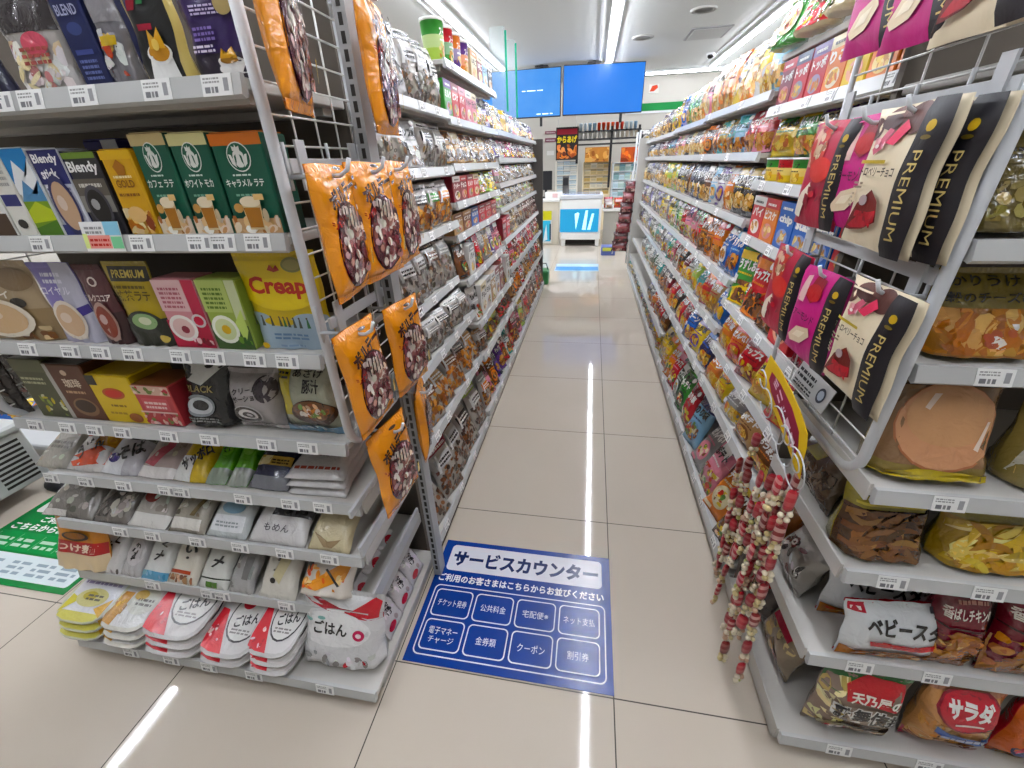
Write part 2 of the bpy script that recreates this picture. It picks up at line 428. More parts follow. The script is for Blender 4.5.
t = light_line(0, -1.2, 1.2, 'short led light line running crosswise before the back wall', 2, TUBE_DIM)
t.location = (2.0, 9.2, CEIL); t.rotation_euler = (0, 0, PI/2)
# ceiling fittings
for i, (px, py, lab) in enumerate([(704, 9, 'round dark ceiling speaker between the light lines'), (643, 37, 'round pale ceiling speaker near the blue screens')]):
    p = on_z(px, py, CEIL); t = empty('ceiling_speaker', (p.x, p.y, CEIL)); tag(t, lab, 'speaker')
    mb = MB(); mb.lathe([(.0, -.004), (.085, -.004), (.088, -.012), (.115, -.010), (.12, -.0005)], 24, '6f6f6c', 0, ['5d5d5a' if i == 0 else '8a8a86', '777774', '9a9a96', 'b0b0ac']); mb.build('grille', PAPER, t)
    mb = MB(); mb.lathe([(.118, -.0135), (.128, -.009), (.13, -.0004)], 24, 'b9b9b6'); mb.build('ring', PAPER, t)
t = empty('air_vent', (1.28, 6.78, CEIL)); tag(t, 'square ceiling air vent panel with thin dark rim', 'vent')
mb = MB(); mb.box(-.23, -.28, -.012, .23, .28, -.0005, '8f9090'); mb.build('rim', PAPER, t)
mb = MB(); mb.box(-.2, -.25, -.018, .2, .25, -.0125, 'b6b8b8', 0, .004); mb.build('flap', PAPER, t)
p = on_z(711, 53, CEIL); t = empty('security_camera', (p.x, p.y, CEIL)); tag(t, 'small black dome camera on the ceiling', 'camera')
mb = MB(); mb.lathe([(.06, -.0005), (.058, -.02), (.045, -.021)], 20, 'd5d5d5'); mb.build('collar', PAPER, t)
mb = MB(); mb.lathe([(.045, -.022), (.043, -.045), (.028, -.062), (0, -.068)], 20, '101012'); mb.build('dome', plain('smoked_dome', '0c0c0e', .15), t)

# ------------------------------------------------------------------ racks
RAIL_PROFILE = [(0, .005), (-.008, .005), (-.014, -.022), (-.008, -.027), (0, -.024)]
def shelf_part(rack, W, D, tags=(), rail=True, side_rails=(), thick=.016, rail_mat=None):
    """local: x along the front 0..W, y back 0..D, z=0 is the surface"""
    mb = MB(); mb.box(0, 0, -thick, W, D, 0, 'ffffff', 0, .002); mb.box(.02, .02, -thick-.014, W-.02, .05, -thick-.0003, 'ffffff'); mb.box(.02, D-.05, -thick-.014, W-.02, D-.02, -thick-.0003, 'ffffff')
    sh = mb.build('shelf', GREY, rack)
    if rail:
        mb = MB(); P = RAIL_PROFILE; n = len(P)
        vs = [(x, y, z) for x in (0.002, W-.002) for y, z in P]
        mb.mesh(vs, [(i, (i+1) % n, n+(i+1) % n, n+i) for i in range(n)]+[tuple(range(n-1, -1, -1)), tuple(range(n, 2*n))]); mb.build('price_rail', rail_mat or RAIL, sh)
    for s in side_rails:
        mb = MB(); x = 0 if s < 0 else W
        mb.box(min(x, x+s*.006), 0, -thick-.01, max(x, x+s*.006), D, .012, 'ffffff', 0, .001); mb.build('side_rail', GREY, sh)
    for q in tags:
        x, wd = (q, .05) if not isinstance(q, tuple) else q[:2]
        col = q[2] if isinstance(q, tuple) and len(q) > 2 else None
        tg = price_tag(wd, col); tg.parent = sh; tg.location = (x, 0, 0)
    return sh
_tags = {}
def price_tag(wd=.05, col=None):
    k = (wd, col)
    if k in _tags: o = _tags[k].copy(); COL.objects.link(o); return o
    mb = MB(); rnd = random.Random(len(_tags)); y0, z0, y1, z1 = -.0150, -.0225, -.0090, .0045
    if col: z1 = .028; y1 = -.0075
    f = lambda u, v, l=0: ((u-.5)*wd, y0+(y1-y0)*v-l*.97, z0+(z1-z0)*v+l*.2)
    vs = [f(u, v, l) for l in (0, .0008) for v in (0, 1) for u in (0, 1)]
    mb.mesh(vs, [(0, 2, 3, 1), (4, 5, 7, 6), (0, 1, 5, 4), (2, 6, 7, 3), (0, 4, 6, 2), (1, 3, 7, 5)], 'f2f2f0')
    d = [('l', .06, .6, .62, .92, 2, '9a9a98'), ('r', .1, .14, .28, .42, '77777a'), ('r', .32, .14, .4, .42, '8a8a8a'), ('r', .44, .14, .54, .42, '77777a'), ('r', .74, .2, .9, .8, '9a9a9c')]
    if col: d = [('r', 0, .5, .6, 1, 'f3f3f3'), ('r', .6, .55, 1, 1, '9ad0e8'), ('r', 0, .1, .12, .6, 'dbe89a'), ('r', .12, .1, .7, .55, 'f0a8a0'), ('l', .16, .18, .66, .5, 2, 'c43a30'), ('l', .1, .6, .55, .9, 2, '999999'), ('r', .72, .1, 1, .5, '8ad0a0')]
    print_on(mb, f, wd, .035, d, lift=.001, step=.0001, cell=1, smooth=False)
    o = mb.build('price_tag', PAPER); _tags[k] = o
    return o
def upright(rack, x, y, h, turn=0, w=.03, slots=True):
    mb = MB(); mb.box(-w/2, -.02, 0, w/2, .02, h, 'ffffff', 0)
    if slots:
        z = .03
        while z < h-.03: mb.box(-.004, -.0206, z, .004, -.0201, z+.018, 'ffffff', 1); z += .026
    o = mb.build('upright', [UPR, DARK], rack); o.location = (x, y, 0); o.rotation_euler = (0, 0, turn); return o
def wire_panel(rack, x, ya, yb, za, zb, out, hooks=(), bars=(), pitch=.042, nv=3, corner=.05):
    """wire grid in the plane x, rounded lower corners; out = +1/-1 is the side the hooks stick out to; hooks: (y, z, length)"""
    def arc(cy, cz, a0, a1): return [(x, cy+corner*math.cos(a0+(a1-a0)*i/5), cz+corner*math.sin(a0+(a1-a0)*i/5)) for i in range(6)]
    pts = [(x, ya, zb)] + arc(ya+corner, za+corner, PI, 1.5*PI) + arc(yb-corner, za+corner, 1.5*PI, 2*PI) + [(x, yb, zb)]
    mb = MB(); mb.tube(pts, [.0095]*8+[.0055]*(len(pts)-8), 10); p = mb.build('side_panel_frame', WHITE, rack)
    mb = MB(); z = za+.035
    while z < zb: mb.tube([(x, ya, z), (x, yb, z)], .0019, 5); z += pitch
    for i in range(nv):
        y = ya+(yb-ya)*(i+1)/(nv+1); mb.tube([(x-out*.003, y, za), (x-out*.003, y, zb)], .0019, 5)
    mb.build('wire_grid', CHROME, p)
    for z, a, b in bars:
        mb = MB(); mb.box(min(x+out*.004, x+out*.010), a, z-.004, max(x+out*.004, x+out*.010), b, z+.018, 'ffffff', 0, .001)
        for y in (a+.03, b-.03): mb.box(min(x+out*.010, x+out*.014), y-.012, z-.03, max(x+out*.010, x+out*.014), y+.012, z+.045)
        mb.build('hook_bar', WHITE, p)
    for y, z, L in hooks:
        mb = MB(); mb.tube([(x+out*.004, y, z), (x+out*(L-.02), y, z), (x+out*(L-.006), y, z+.008), (x+out*L, y, z+.024)], .0034, 8)
        mb.tube([(x+out*.006, y, z-.02), (x+out*.006, y, z+.05)], .003, 6); mb.build('hook', WHITE, p)
    return p

# --- end rack with the coffee shelves (left of the aisle, facing the camera)
LX0, LX1 = -1.44, -.505
left_end = empty('end_rack', (LX0, .95, 0)); tag(left_end, 'white end rack of seven shelves holding coffee, noodles and rice packs', 'rack')
def on_rack(o, rack): o.location = Vector(o.location)-rack.location; return o
L_SH = dict(a=(1.358, .668, LX0, LX1), b=(1.138, .668, LX0, LX1), c=(.911, .672, LX0, LX1), d=(.694, .676, LX0, LX1),
            e=(.521, .668, LX0, -.505), f=(.388, .628, LX0, -.508), g=(.214, .598, LX0, -.512), h=(.062, .492, -1.40, -.472))
def tag_xs(pixels, yf, x0, w=.05): return [(on_y(px, py, yf).x-x0, w) for px, py in pixels]
TAGPX = dict(a=[(8, 100), (38, 98), (90, 93), (163, 88), (222, 82)], b=[(48, 242), (148, 242), (205, 241), (262, 240), (228, 241)],
             c=[(34, 347), (77, 350), (106, 350), (138, 352), (186, 355), (219, 357), (259, 358), (291, 359)],
             d=[(40, 421), (72, 424), (100, 428), (128, 431), (175, 437), (215, 440), (272, 446), (312, 449)],
             e=[(54, 472), (90, 478), (128, 483), (172, 490), (187, 492), (248, 499), (295, 505), (327, 509)],
             f=[(122, 524), (155, 530), (200, 536), (243, 543), (287, 548), (332, 555)], g=[(160, 587), (216, 597), (229, 599), (292, 608), (340, 614)],
             h=[(138, 652), (178, 660), (216, 668), (262, 680), (330, 690)])
for k, (z, yf, x0, x1) in L_SH.items():
    yb = .94 if k != 'h' else .93
    tg = tag_xs(TAGPX[k], yf, x0)
    if k == 'b': tg.append((on_y(110, 238, yf).x-x0, .085, 'promo'))
    s = shelf_part(left_end, x1-x0, yb-yf, tg, True, (1,) if k in 'efg' else ())
    s.location = Vector((x0, yf, z))-left_end.location
mb = MB(); mb.box(-1.44, .945, 0, -.505, .965, 1.72); on_rack(mb.build('back_panel', PANEL, left_end), left_end)
mb = MB(); mb.box(-1.39, .53, 0, -.482, .943, .045, 'ffffff', 0, .003); on_rack(mb.build('base_plinth', GREY, left_end), left_end)
for x, yf in ((-.507, .67),):
    for za, zb, ya, yb in ((.526, .545, .60, .93), (.396, .43, .60, .93), (.221, .26, .60, .93)):
        mb = MB(); mb.box(x-.004, ya+.02, za, x+.004, yb, zb, 'ffffff', 0, .001); on_rack(mb.build('end_stop', WHITE, left_end), left_end)
HOOKS_L = [(.685, 1.226), (.81, 1.228), (.922, 1.230), (.66, .966), (.845, .955), (.70, .722), (.88, .72), (.655, 1.50), (.92, 1.50)]
o = wire_panel(left_end, -.492, .672, .94, .69, 1.95, 1, [(y, z, .115) for y, z in HOOKS_L], [(1.235, .69, .92), (.965, .69, .92), (.725, .70, .92)]); on_rack(o, left_end)
o = wire_panel(left_end, -1.452, .672, 1.10, .69, 1.95, -1, [(.72, .86, .1), (.85, .86, .1)]); on_rack(o, left_end)
o = upright(left_end, -.452, .905, 1.9, 0, .024); on_rack(o, left_end)

# --- end rack on the other side of the aisle
RX0, RX1 = .515, 1.45
right_end = empty('end_rack', (RX0, .98, 0)); tag(right_end, 'white end rack holding fried dough sweets and big snack bags', 'rack')
R_SH = dict(a=(1.117, .695, RX0, RX1), b=(.929, .695, RX0, RX1), c=(.711, .652, .508, RX1), d=(.534, .628, .505, RX1), e=(.294, .610, .500, RX1), f=(.062, .560, .485, RX1), t=(1.33, .695, RX0, RX1))
RTAG = dict(a=[], b=[(985, 380)], c=[(942, 503)], d=[(887, 580), (982, 590)], e=[(853, 667), (929, 677)], f=[(832, 750), (920, 765)], t=[])
for k, (z, yf, x0, x1) in R_SH.items():
    s = shelf_part(right_end, x1-x0, .97-yf, tag_xs(RTAG[k], yf, x0), True, (-1,) if k in 'cdef' else ())
    s.location = Vector((x0, yf, z))-right_end.location
mb = MB(); mb.box(.51, .972, 0, 1.45, .99, 1.72); on_rack(mb.build('back_panel', PANEL, right_end), right_end)
mb = MB(); mb.box(.487, .575, 0, 1.45, .97, .045, 'ffffff', 0, .003); on_rack(mb.build('base_plinth', GREY, right_end), right_end)
HOOKS_R = [(.79, 1.277), (.90, 1.273), (1.025, 1.272), (.71, 1.037), (.885, 1.02), (1.045, 1.03), (.745, 1.54), (.875, 1.55), (1.0, 1.56)]
o = wire_panel(right_end, .505, .695, 1.13, .70, 1.95, -1, [(y, z, .075) for y, z in HOOKS_R], [(1.29, .70, 1.12), (1.06, .70, 1.12)]); on_rack(o, right_end)

# --- the two long aisle racks: shelf surfaces per bay (z, front x)
BAY_L = [(.972, 1.78), (1.78, 2.68), (2.68, 3.58), (3.58, 4.46)]
BAY_R = [(1.0, 1.74), (1.74, 2.66), (2.66, 3.58), (3.58, 4.50), (4.50, 5.35)]
SH_L = [[(1.41, .55), (1.225, .55), (1.03, .55), (.80, .57), (.645, .51), (.425, .49), (.075, .475)],
        [(1.57, .55), (1.395, .55), (1.235, .55), (1.095, .55), (.965, .56), (.775, .53), (.575, .49), (.41, .48), (.10, .472)],
        [(1.40, .55), (1.26, .55), (1.125, .55), (.985, .55), (.80, .53), (.62, .50), (.42, .48), (.10, .472)],
        [(1.40, .55), (1.26, .55), (1.125, .55), (.985, .55), (.80, .53), (.62, .50), (.42, .48), (.10, .472)]]
SH_R = [[(1.50, .56), (1.36, .56), (1.15, .56), (.975, .56), (.735, .54), (.55, .53), (.395, .51), (.075, .482)],
        [(1.41, .56), (1.235, .56), (1.02, .56), (.80, .55), (.60, .54), (.40, .51), (.08, .482)],
        [(1.40, .56), (1.235, .56), (1.02, .56), (.80, .55), (.60, .54), (.40, .51), (.22, .49), (.07, .482)],
        [(1.39, .56), (1.235, .56), (1.02, .56), (.80, .55), (.60, .54), (.40, .51), (.22, .49), (.07, .482)],
        [(1.39, .56), (1.235, .56), (1.02, .56), (.80, .55), (.60, .54), (.40, .51), (.22, .49), (.07, .482)]]
nuts_rack = empty('aisle_rack', (-.95, .972, 0)); tag(nuts_rack, 'long white rack of nuts, cakes and small boxes beside the orange bags', 'rack')
crisps_rack = empty('aisle_rack', (.97, 1.0, 0)); tag(crisps_rack, 'long white rack of snack bags behind the hanging chocolate bags', 'rack')
for side, rack, bays, shs in ((-1, nuts_rack, BAY_L, SH_L), (1, crisps_rack, BAY_R, SH_R)):
    for bi, (ya, yb) in enumerate(bays):
        for si, (z, xf) in enumerate(shs[bi]):
            D = .93-xf
            n = 4 if bi < 2 else 0
            W = yb-ya-.006
            tg = [(W*(i+.5)/n+R.uniform(-.04, .04), .045) for i in range(n)]
            s = shelf_part(rack, W, D, tg if (si > 2 or bi == 0) else tg[::2], not (side > 0 and bi == 0 and si == 0))
            if side > 0 and bi == 0 and si == 0:
                for c in list(s.children): bpy.data.objects.remove(c)
            if side < 0: s.location = Vector((-xf, ya+.003, z))-rack.location; s.rotation_euler = (0, 0, PI/2)
            else: s.location = Vector((xf, yb-.003, z))-rack.location; s.rotation_euler = (0, 0, -PI/2)
        x = .935
        mb = MB(); mb.box(side*x-.01, ya+.002, 0, side*x+.01, yb-.002, 1.62 if side < 0 else 1.6); on_rack(mb.build('back_panel', PANEL, rack), rack)
        for y in (ya, yb) if bi == 0 else (yb,):
            o = upright(rack, side*(x-.03), y, 1.6, side*-PI/2, .025, bi < 2); on_rack(o, rack)
    ya, yb = bays[0][0], bays[-1][1]
    mb = MB(); q = sorted((side*.478, side*.93)); mb.box(q[0], ya, 0, q[1], yb, .035, 'ffffff', 0, .003); on_rack(mb.build('base_plinth', GREY, rack), rack)
mb = MB(); mb.box(-1.4, 4.47, 0, -.478, 4.50, 1.42)
for i in range(28): mb.box(-1.4, 4.4995, .03+i*.05, -.478, 4.503, .033+i*.05)
on_rack(mb.build('end_panel', plain('dark_slatted_board', '4a4541', .5, 0, .4, .2), nuts_rack), nuts_rack)
mb = MB(); mb.box(.478, 5.36, 0, 1.4, 5.375, 1.42); on_rack(mb.build('end_panel', GREY, crisps_rack), crisps_rack)
# ------------------------------------------------------------------ packs on the coffee shelves
SHV = dict(L_SH); SHV.update({'R'+k: v for k, v in R_SH.items()})
def spot(key, pl, pr, py, dy=.012):
    """x range on a left end shelf seen between two sight lines at its front"""
    z, yf, x0, x1 = SHV[key]
    return on_y(pl, py, yf+dy).x, on_y(pr, py, yf+dy).x, z, yf
def htop(key, px, py, dy=.02):
    z, yf = SHV[key][:2]; return on_y(px, py, yf+dy).z-z
CUP = lambda cx, cy, s, rim, drink, a=1.0: [('e', cx, cy, s, s*a*.62, rim), ('e', cx, cy, s*.82, s*a*.5, drink), ('e', cx-.2*s, cy+.1*s, s*.35, s*a*.16, mixc(drink, 'ffffff', .35))]
MUG = lambda cx, cy, w, h, glass, drink: [('p', [(cx-w, cy+h), (cx+w, cy+h), (cx+w*.75, cy-h), (cx-w*.75, cy-h)], glass), ('p', [(cx-w*.85, cy+h*.55), (cx+w*.85, cy+h*.55), (cx+w*.68, cy-h*.85), (cx-w*.68, cy-h*.85)], drink), ('e', cx, cy+h*.95, w*1.05, h*.38, 'efe0c4'), ('e', cx+w*1.25, cy, w*.3, h*.5, mixc(glass, '888888', .3))]
def siren_logo(cx, cy, r, a):
    g = '0d5a41'
    out = [('e', cx, cy, r, r*a, 'f2f2ee'), ('e', cx, cy, r*.92, r*a*.92, g), ('e', cx, cy-.1*r*a, r*.52, r*a*.62, 'f2f2ee'), ('e', cx, cy+.06*r*a, r*.26, r*a*.32, 'f2f2ee')]
    for s in (-1, 1):
        out += [('p', [(cx+s*r*.34, cy-r*a*.7), (cx+s*r*.66, cy-r*a*.45), (cx+s*r*.8, cy+r*a*.2), (cx+s*r*.58, cy+r*a*.15)], 'f2f2ee'), ('p', [(cx+s*r*.16, cy+r*a*.2), (cx+s*r*.34, cy+r*a*.05), (cx+s*r*.36, cy-r*a*.55), (cx+s*r*.22, cy-r*a*.3)], g)]
    out += [('p', [(cx-r*.3, cy+r*a*.4), (cx-r*.32, cy+r*a*.72), (cx-r*.12, cy+r*a*.55), (cx, cy+r*a*.82), (cx+r*.12, cy+r*a*.55), (cx+r*.32, cy+r*a*.72), (cx+r*.3, cy+r*a*.4)], 'f2f2ee')]
    return out

def stand(o, key, xl, xr, label, cat, tilt=.05, dy=.014, group=None, rz=0):
    z, yf = SHV[key][:2]
    put(o, (xl+xr)/2, yf+dy, z, tilt, rz, 0, True); tag(o, label, cat, group); return o

def carton_at(key, pl, pr, py, top, d, base, design, label, side=None, topc=None, name='carton', tilt=.0, cat='box', parts=True, sided=(), mat=None, dy=.014):
    xl, xr, z, yf = spot(key, pl, pr, py); h = htop(key, (pl+pr)/2+(24 if key[0] == 'R' else -18), top)
    o = carton(name, xr-xl-.003, h, d, base, design, side, topc, mat, sided, 1, parts); return stand(o, key, xl, xr, label, cat, tilt, dy)
def bag_at(key, pl, pr, py, top, d, base, design, label, style='pouch', name='pouch', cat='pouch', tilt=.1, seals=None, mat=None, back=None, bands=(), seed=1, dy=.012):
    xl, xr, z, yf = spot(key, pl, pr, py); h = htop(key, (pl+pr)/2+(24 if key[0] == 'R' else -18), top)
    o = bag(name, xr-xl-.002, h, d, base, design, style, mat, seed, back, bands, seals=seals); return stand(o, key, xl, xr, label, cat, tilt, dy)

# top shelf: large coffee packs whose tops pass out of the picture
bag_at('a', -34, 8, 101, -40, .035, '1a1c34', [('r', 0, .3, 1, .55, '24284a'), ('b', .1, .02, .9, .3, 30, .012, ['6b5a4a', '8a7a6a', '3c342e']), ('t', 'COFFEE', .1, .62, .9, .72, 'c9b98a')], 'dark navy coffee bag at the end of the topmost coffee shelf', name='coffee_bag', cat='bag', tilt=-.06)
bag_at('a', 22, 80, 98, -12, .035, 'b9b4b0', [('r', 0, .62, 1, 1, '3a3538'), ('b', .08, .06, .95, .55, 40, .013, ['f4f2f0', 'ece6e2', 'd8cfcc', 'c58a8a', 'e8d9b0']), ('e', .6, .5, .22, .12, 'd86a7a'), ('l', .3, .3, .8, .5, 3, 'b0605a')], 'clear bag of small white portion cups between navy coffee packs', name='portion_bag', cat='bag', mat=FOIL, seals='6a6468', tilt=-.06)
carton_at('a', 82, 112, 93, -45, .08, '1c2450', [('e', .5, .5, .25, .05, '3a4678'), ('r', .2, .3, .8, .34, '46508a'), ('l', .2, .1, .8, .28, 4, '6a74a8'), ('t', 'BLEND', .15, .6, .85, .68, 'b8bcd8')], 'deep navy coffee carton beside the grey transparent pack', '141a3c', tilt=-.06)
bag_at('a', 112, 140, 91, -40, .035, '77757a', [('r', 0, .55, 1, .8, '8e8c90'), ('b', .1, .1, .9, .5, 16, .012, ['c9a860', 'b04a3a', 'd8d4d0', '55525a']), ('r', .2, .36, .8, .44, 'd0b040')], 'grey translucent coffee pack next to the gold and black cup pack', name='coffee_bag', cat='bag', mat=FOIL, tilt=-.06)
bag_at('a', 143, 192, 89, -45, .035, 'd4c07a', [('r', .1, 0, .9, 1, '17181a'), ('p', [(.12, .62), (.42, 1), (.12, 1)], '2a3a78'), ('p', [(.3, .62), (.6, 1), (.42, 1), (.14, .62)], '8c2430'), ('p', [(.5, .66), (.72, 1), (.6, 1), (.38, .66)], '2f7a48'), ('r', .52, .74, .76, .86, 'f0ead4'), ('p', [(.28, 0), (.88, 0), (.82, .24), (.34, .24)], 'f4f4f2'), ('e', .58, .26, .27, .09, 'fafaf8'), ('e', .58, .27, .23, .075, 'c98a1c'), ('p', [(.4, .3), (.46, .46), (.56, .38), (.66, .47), (.76, .3)], 'e0a628'), ('e', .56, .33, .08, .05, 'f3d27a'), ('r', .3, .45, .6, .5, '9a3040')], 'gold-edged black coffee pack with splash above a white cup', name='coffee_bag', cat='bag', seals='d4c07a', tilt=-.06)
bag_at('a', 194, 249, 86, -40, .035, '2e1a52', [('r', 0, 0, 1, .25, '1a1026'), ('t', 'カフェインレス', .06, .72, .94, .84, 'ece6f4', 0, .02), ('l', .25, .58, .75, .68, 3, 'c9bfe0'), ('e', .84, .66, .14, .1, 'b9a574'), ('l', .2, .36, .6, .5, 3, '8a78b8'), ('l', .15, .26, .55, .34, 2, 'e4dcf0'), ('e', .78, .1, .24, .06, 'f6f5f2'), ('p', [(.56, .16), (.98, .16), (.92, .06), (.62, .06)], 'f6f5f2'), ('e', .77, .17, .21, .045, 'fbfaf6'), ('e', .77, .175, .16, .034, '9a6a20'), ('p', [(.62, .19), (.7, .28), (.78, .23), (.88, .29), (.93, .19)], 'd8a23a')], 'deep purple decaffeinated coffee pack with white cup, next to the wire panel', name='coffee_bag', cat='bag', seals='2e1a52', tilt=-.06)

# second shelf: stick coffee cartons
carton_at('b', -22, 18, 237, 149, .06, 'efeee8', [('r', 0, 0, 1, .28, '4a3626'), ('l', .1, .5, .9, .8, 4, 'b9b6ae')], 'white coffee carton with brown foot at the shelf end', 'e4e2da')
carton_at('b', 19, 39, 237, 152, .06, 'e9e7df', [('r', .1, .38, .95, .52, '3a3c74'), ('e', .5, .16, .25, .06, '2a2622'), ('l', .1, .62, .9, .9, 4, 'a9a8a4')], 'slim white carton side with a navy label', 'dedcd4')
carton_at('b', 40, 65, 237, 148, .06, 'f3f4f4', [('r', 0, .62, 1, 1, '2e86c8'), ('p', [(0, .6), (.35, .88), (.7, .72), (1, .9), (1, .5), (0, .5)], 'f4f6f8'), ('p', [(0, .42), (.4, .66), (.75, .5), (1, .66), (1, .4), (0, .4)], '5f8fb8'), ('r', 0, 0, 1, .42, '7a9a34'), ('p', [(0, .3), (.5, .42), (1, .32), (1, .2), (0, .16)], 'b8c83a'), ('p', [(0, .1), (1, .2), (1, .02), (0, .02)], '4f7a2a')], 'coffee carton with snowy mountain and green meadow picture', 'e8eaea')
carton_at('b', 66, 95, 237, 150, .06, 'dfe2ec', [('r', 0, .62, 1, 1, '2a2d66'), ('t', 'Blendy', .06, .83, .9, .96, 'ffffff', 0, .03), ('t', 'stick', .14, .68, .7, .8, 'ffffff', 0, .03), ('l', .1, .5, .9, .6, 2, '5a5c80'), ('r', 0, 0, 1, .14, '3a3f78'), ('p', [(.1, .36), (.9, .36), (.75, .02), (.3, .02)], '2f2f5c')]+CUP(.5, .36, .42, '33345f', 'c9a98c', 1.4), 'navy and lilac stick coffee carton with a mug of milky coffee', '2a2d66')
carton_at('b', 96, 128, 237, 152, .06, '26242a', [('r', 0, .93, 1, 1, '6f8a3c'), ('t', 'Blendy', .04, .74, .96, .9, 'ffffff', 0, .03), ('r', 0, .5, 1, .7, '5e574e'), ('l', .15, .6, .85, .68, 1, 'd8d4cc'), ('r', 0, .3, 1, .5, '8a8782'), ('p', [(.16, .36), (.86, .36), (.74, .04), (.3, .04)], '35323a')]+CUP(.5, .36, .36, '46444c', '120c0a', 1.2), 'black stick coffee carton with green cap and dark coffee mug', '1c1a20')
carton_at('b', 64, 100, 237, 137, .05, '3a3578', [('r', .55, .0, 1, 1, 'dfe2ec')], 'purple and white carton lying behind the two stick coffees', '3a3578', dy=.12)
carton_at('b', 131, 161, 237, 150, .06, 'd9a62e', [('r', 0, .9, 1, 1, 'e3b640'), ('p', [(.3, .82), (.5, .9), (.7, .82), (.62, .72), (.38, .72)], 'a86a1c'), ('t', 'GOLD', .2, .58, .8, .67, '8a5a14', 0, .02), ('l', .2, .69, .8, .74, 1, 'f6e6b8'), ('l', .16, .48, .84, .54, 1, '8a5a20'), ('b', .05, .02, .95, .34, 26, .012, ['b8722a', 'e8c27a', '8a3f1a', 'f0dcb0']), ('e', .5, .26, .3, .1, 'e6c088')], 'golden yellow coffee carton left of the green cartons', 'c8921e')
for i, (pl, pr, tx, tc, lab) in enumerate([(162, 196, 'カフェ ラテ', 'cdb98a', 'green latte carton with pale brown top, beside the golden carton'), (197, 234, 'ホワイト モカ', 'ded7a0', 'green mocha carton with cream top, middle of the three green cartons'), (235, 284, 'キャラメル ラテ', 'd07a45', 'green caramel latte carton with orange top, next to the wire panel')]):
    a = .56
    d = [('r', 0, .89, 1, 1, tc)]+siren_logo(.5, .78, .23, .62)[0:]+[('l', .3, .60, .7, .63, 1, 'dfe8e0'), ('t', tx, .12, .49, .88, .57, 'f4f4ee', 0, .02), ('l', .25, .40, .75, .44, 1, '7fae98'), ('r', 0, 0, 1, .17, 'c9a27a' if i == 2 else 'd9cbb8'), ('b', .02, .01, .98, .2, 22, .01, ['e8dac4', 'c49a6c', 'f3ece0', 'a06a3c', 'd8b48a'])]+MUG(.5, .2, .2, .15, 'e0c9a0', 'a8743c')+[('r', .6, .36, .8, .42, 'e8c48a'), ('e', .24, .28, .1, .05, 'c89a60')]
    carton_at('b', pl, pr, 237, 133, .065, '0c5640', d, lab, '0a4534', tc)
# third shelf: milk tea and soup pouches
def cup_pouch(pl, pr, top, base, extra, drink, rim, lab, low=None, seed=3, kind='pouch'):
    d = ([('r', 0, 0, 1, .42, low)] if low else [])+extra+[('p', [(.16, .3), (.84, .3), (.7, .06), (.32, .06)], mixc(rim, '000000', .12))]+CUP(.5, .3, .36, rim, drink, 1.15)
    return bag_at('c', pl, pr, 345, top, .035, base, d, lab, seals=base, seed=seed, name='drink_pouch', tilt=-.05)
cup_pouch(-30, 62, 262, 'b5a184', [('l', .15, .8, .6, .9, 2, 'f4efe4'), ('t', 'ミルクティ', .08, .55, .72, .67, 'f8f4ea', 0, .02), ('e', .82, .78, .18, .14, '8a7458'), ('e', .78, .5, .08, .06, '2f2a24'), ('b', .1, .02, .95, .2, 20, .014, ['6a3f24', '8a5a34', 'd8c09a'])], 'd9b890', 'efe6d6', 'beige milk tea pouch with a cream cup at the shelf end', '9c8564')
cup_pouch(63, 103, 264, '8f86c4', [('r', .55, 0, 1, 1, 'c5c4d4'), ('l', .25, .76, .7, .92, 2, 'e8e6f4'), ('t', 'ロイヤル', .12, .62, .8, .72, 'f0eefa', 0, .02), ('p', [(.6, .3), (1, .4), (1, .5), (.7, .44)], '4a3f88')], 'd8b898', 'f0e6da', 'lavender tea pouch with milk tea cup beside the beige one', 'b9b4cc')
cup_pouch(104, 131, 266, '5a3236', [('e', .55, .8, .16, .06, 'e6dcd4'), ('e', .55, .8, .1, .04, '5a3236'), ('t', 'ミルクココア', .05, .56, .95, .65, 'f2e8e0', 0, .02)], '8a4438', 'b89c92', 'dark brown cocoa pouch with a pink-brown mug', '3c2224')
bag_at('c', 132, 174, 345, 263, .035, '9a8a3e', [('r', 0, .3, 1, .96, 'b09a3c'), ('r', .1, .78, .98, .95, '1e1a14'), ('t', 'PREMIUM', .18, .82, .9, .91, 'd6c06a', 0, .02), ('t', '抹茶ラテ', .12, .55, .88, .68, '5a4a12', 0, .02), ('l', .15, .7, .85, .76, 1, '6a5a1e'), ('r', 0, 0, 1, .34, '23261c'), ('e', .52, .3, .4, .14, '2c2f2a'), ('e', .54, .31, .3, .1, '8fae7a'), ('e', .56, .32, .16, .05, 'd8dcc0'), ('e', .84, .1, .1, .05, 'c9b260')], 'gold and black matcha pouch with a dark bowl of green tea', name='drink_pouch', seals='9a8a3e', tilt=-.05)
carton_at('c', 175, 215, 345, 280, .06, 'd99aa0', [('r', 0, .55, .7, 1, 'e8c4c4'), ('r', .72, .3, 1, 1, 'b8485a'), ('l', .1, .6, .6, .92, 5, 'b8707a'), ('r', 0, 0, 1, .42, 'b83a4e'), ('e', .36, .3, .34, .2, 'f2eee8'), ('e', .36, .3, .26, .15, 'e4c4c0'), ('e', .4, .28, .1, .06, '8a2236'), ('e', .82, .42, .17, .1, 'd8d0d0'), ('e', .82, .42, .12, .07, 'c83a50'), ('b', .5, .02, .98, .16, 8, .008, ['e05a6a', 'f2d4d4', '7a1c2a'])], 'rose pink sweet soup carton beside the pale green carton', 'c87880', name='soup_carton')
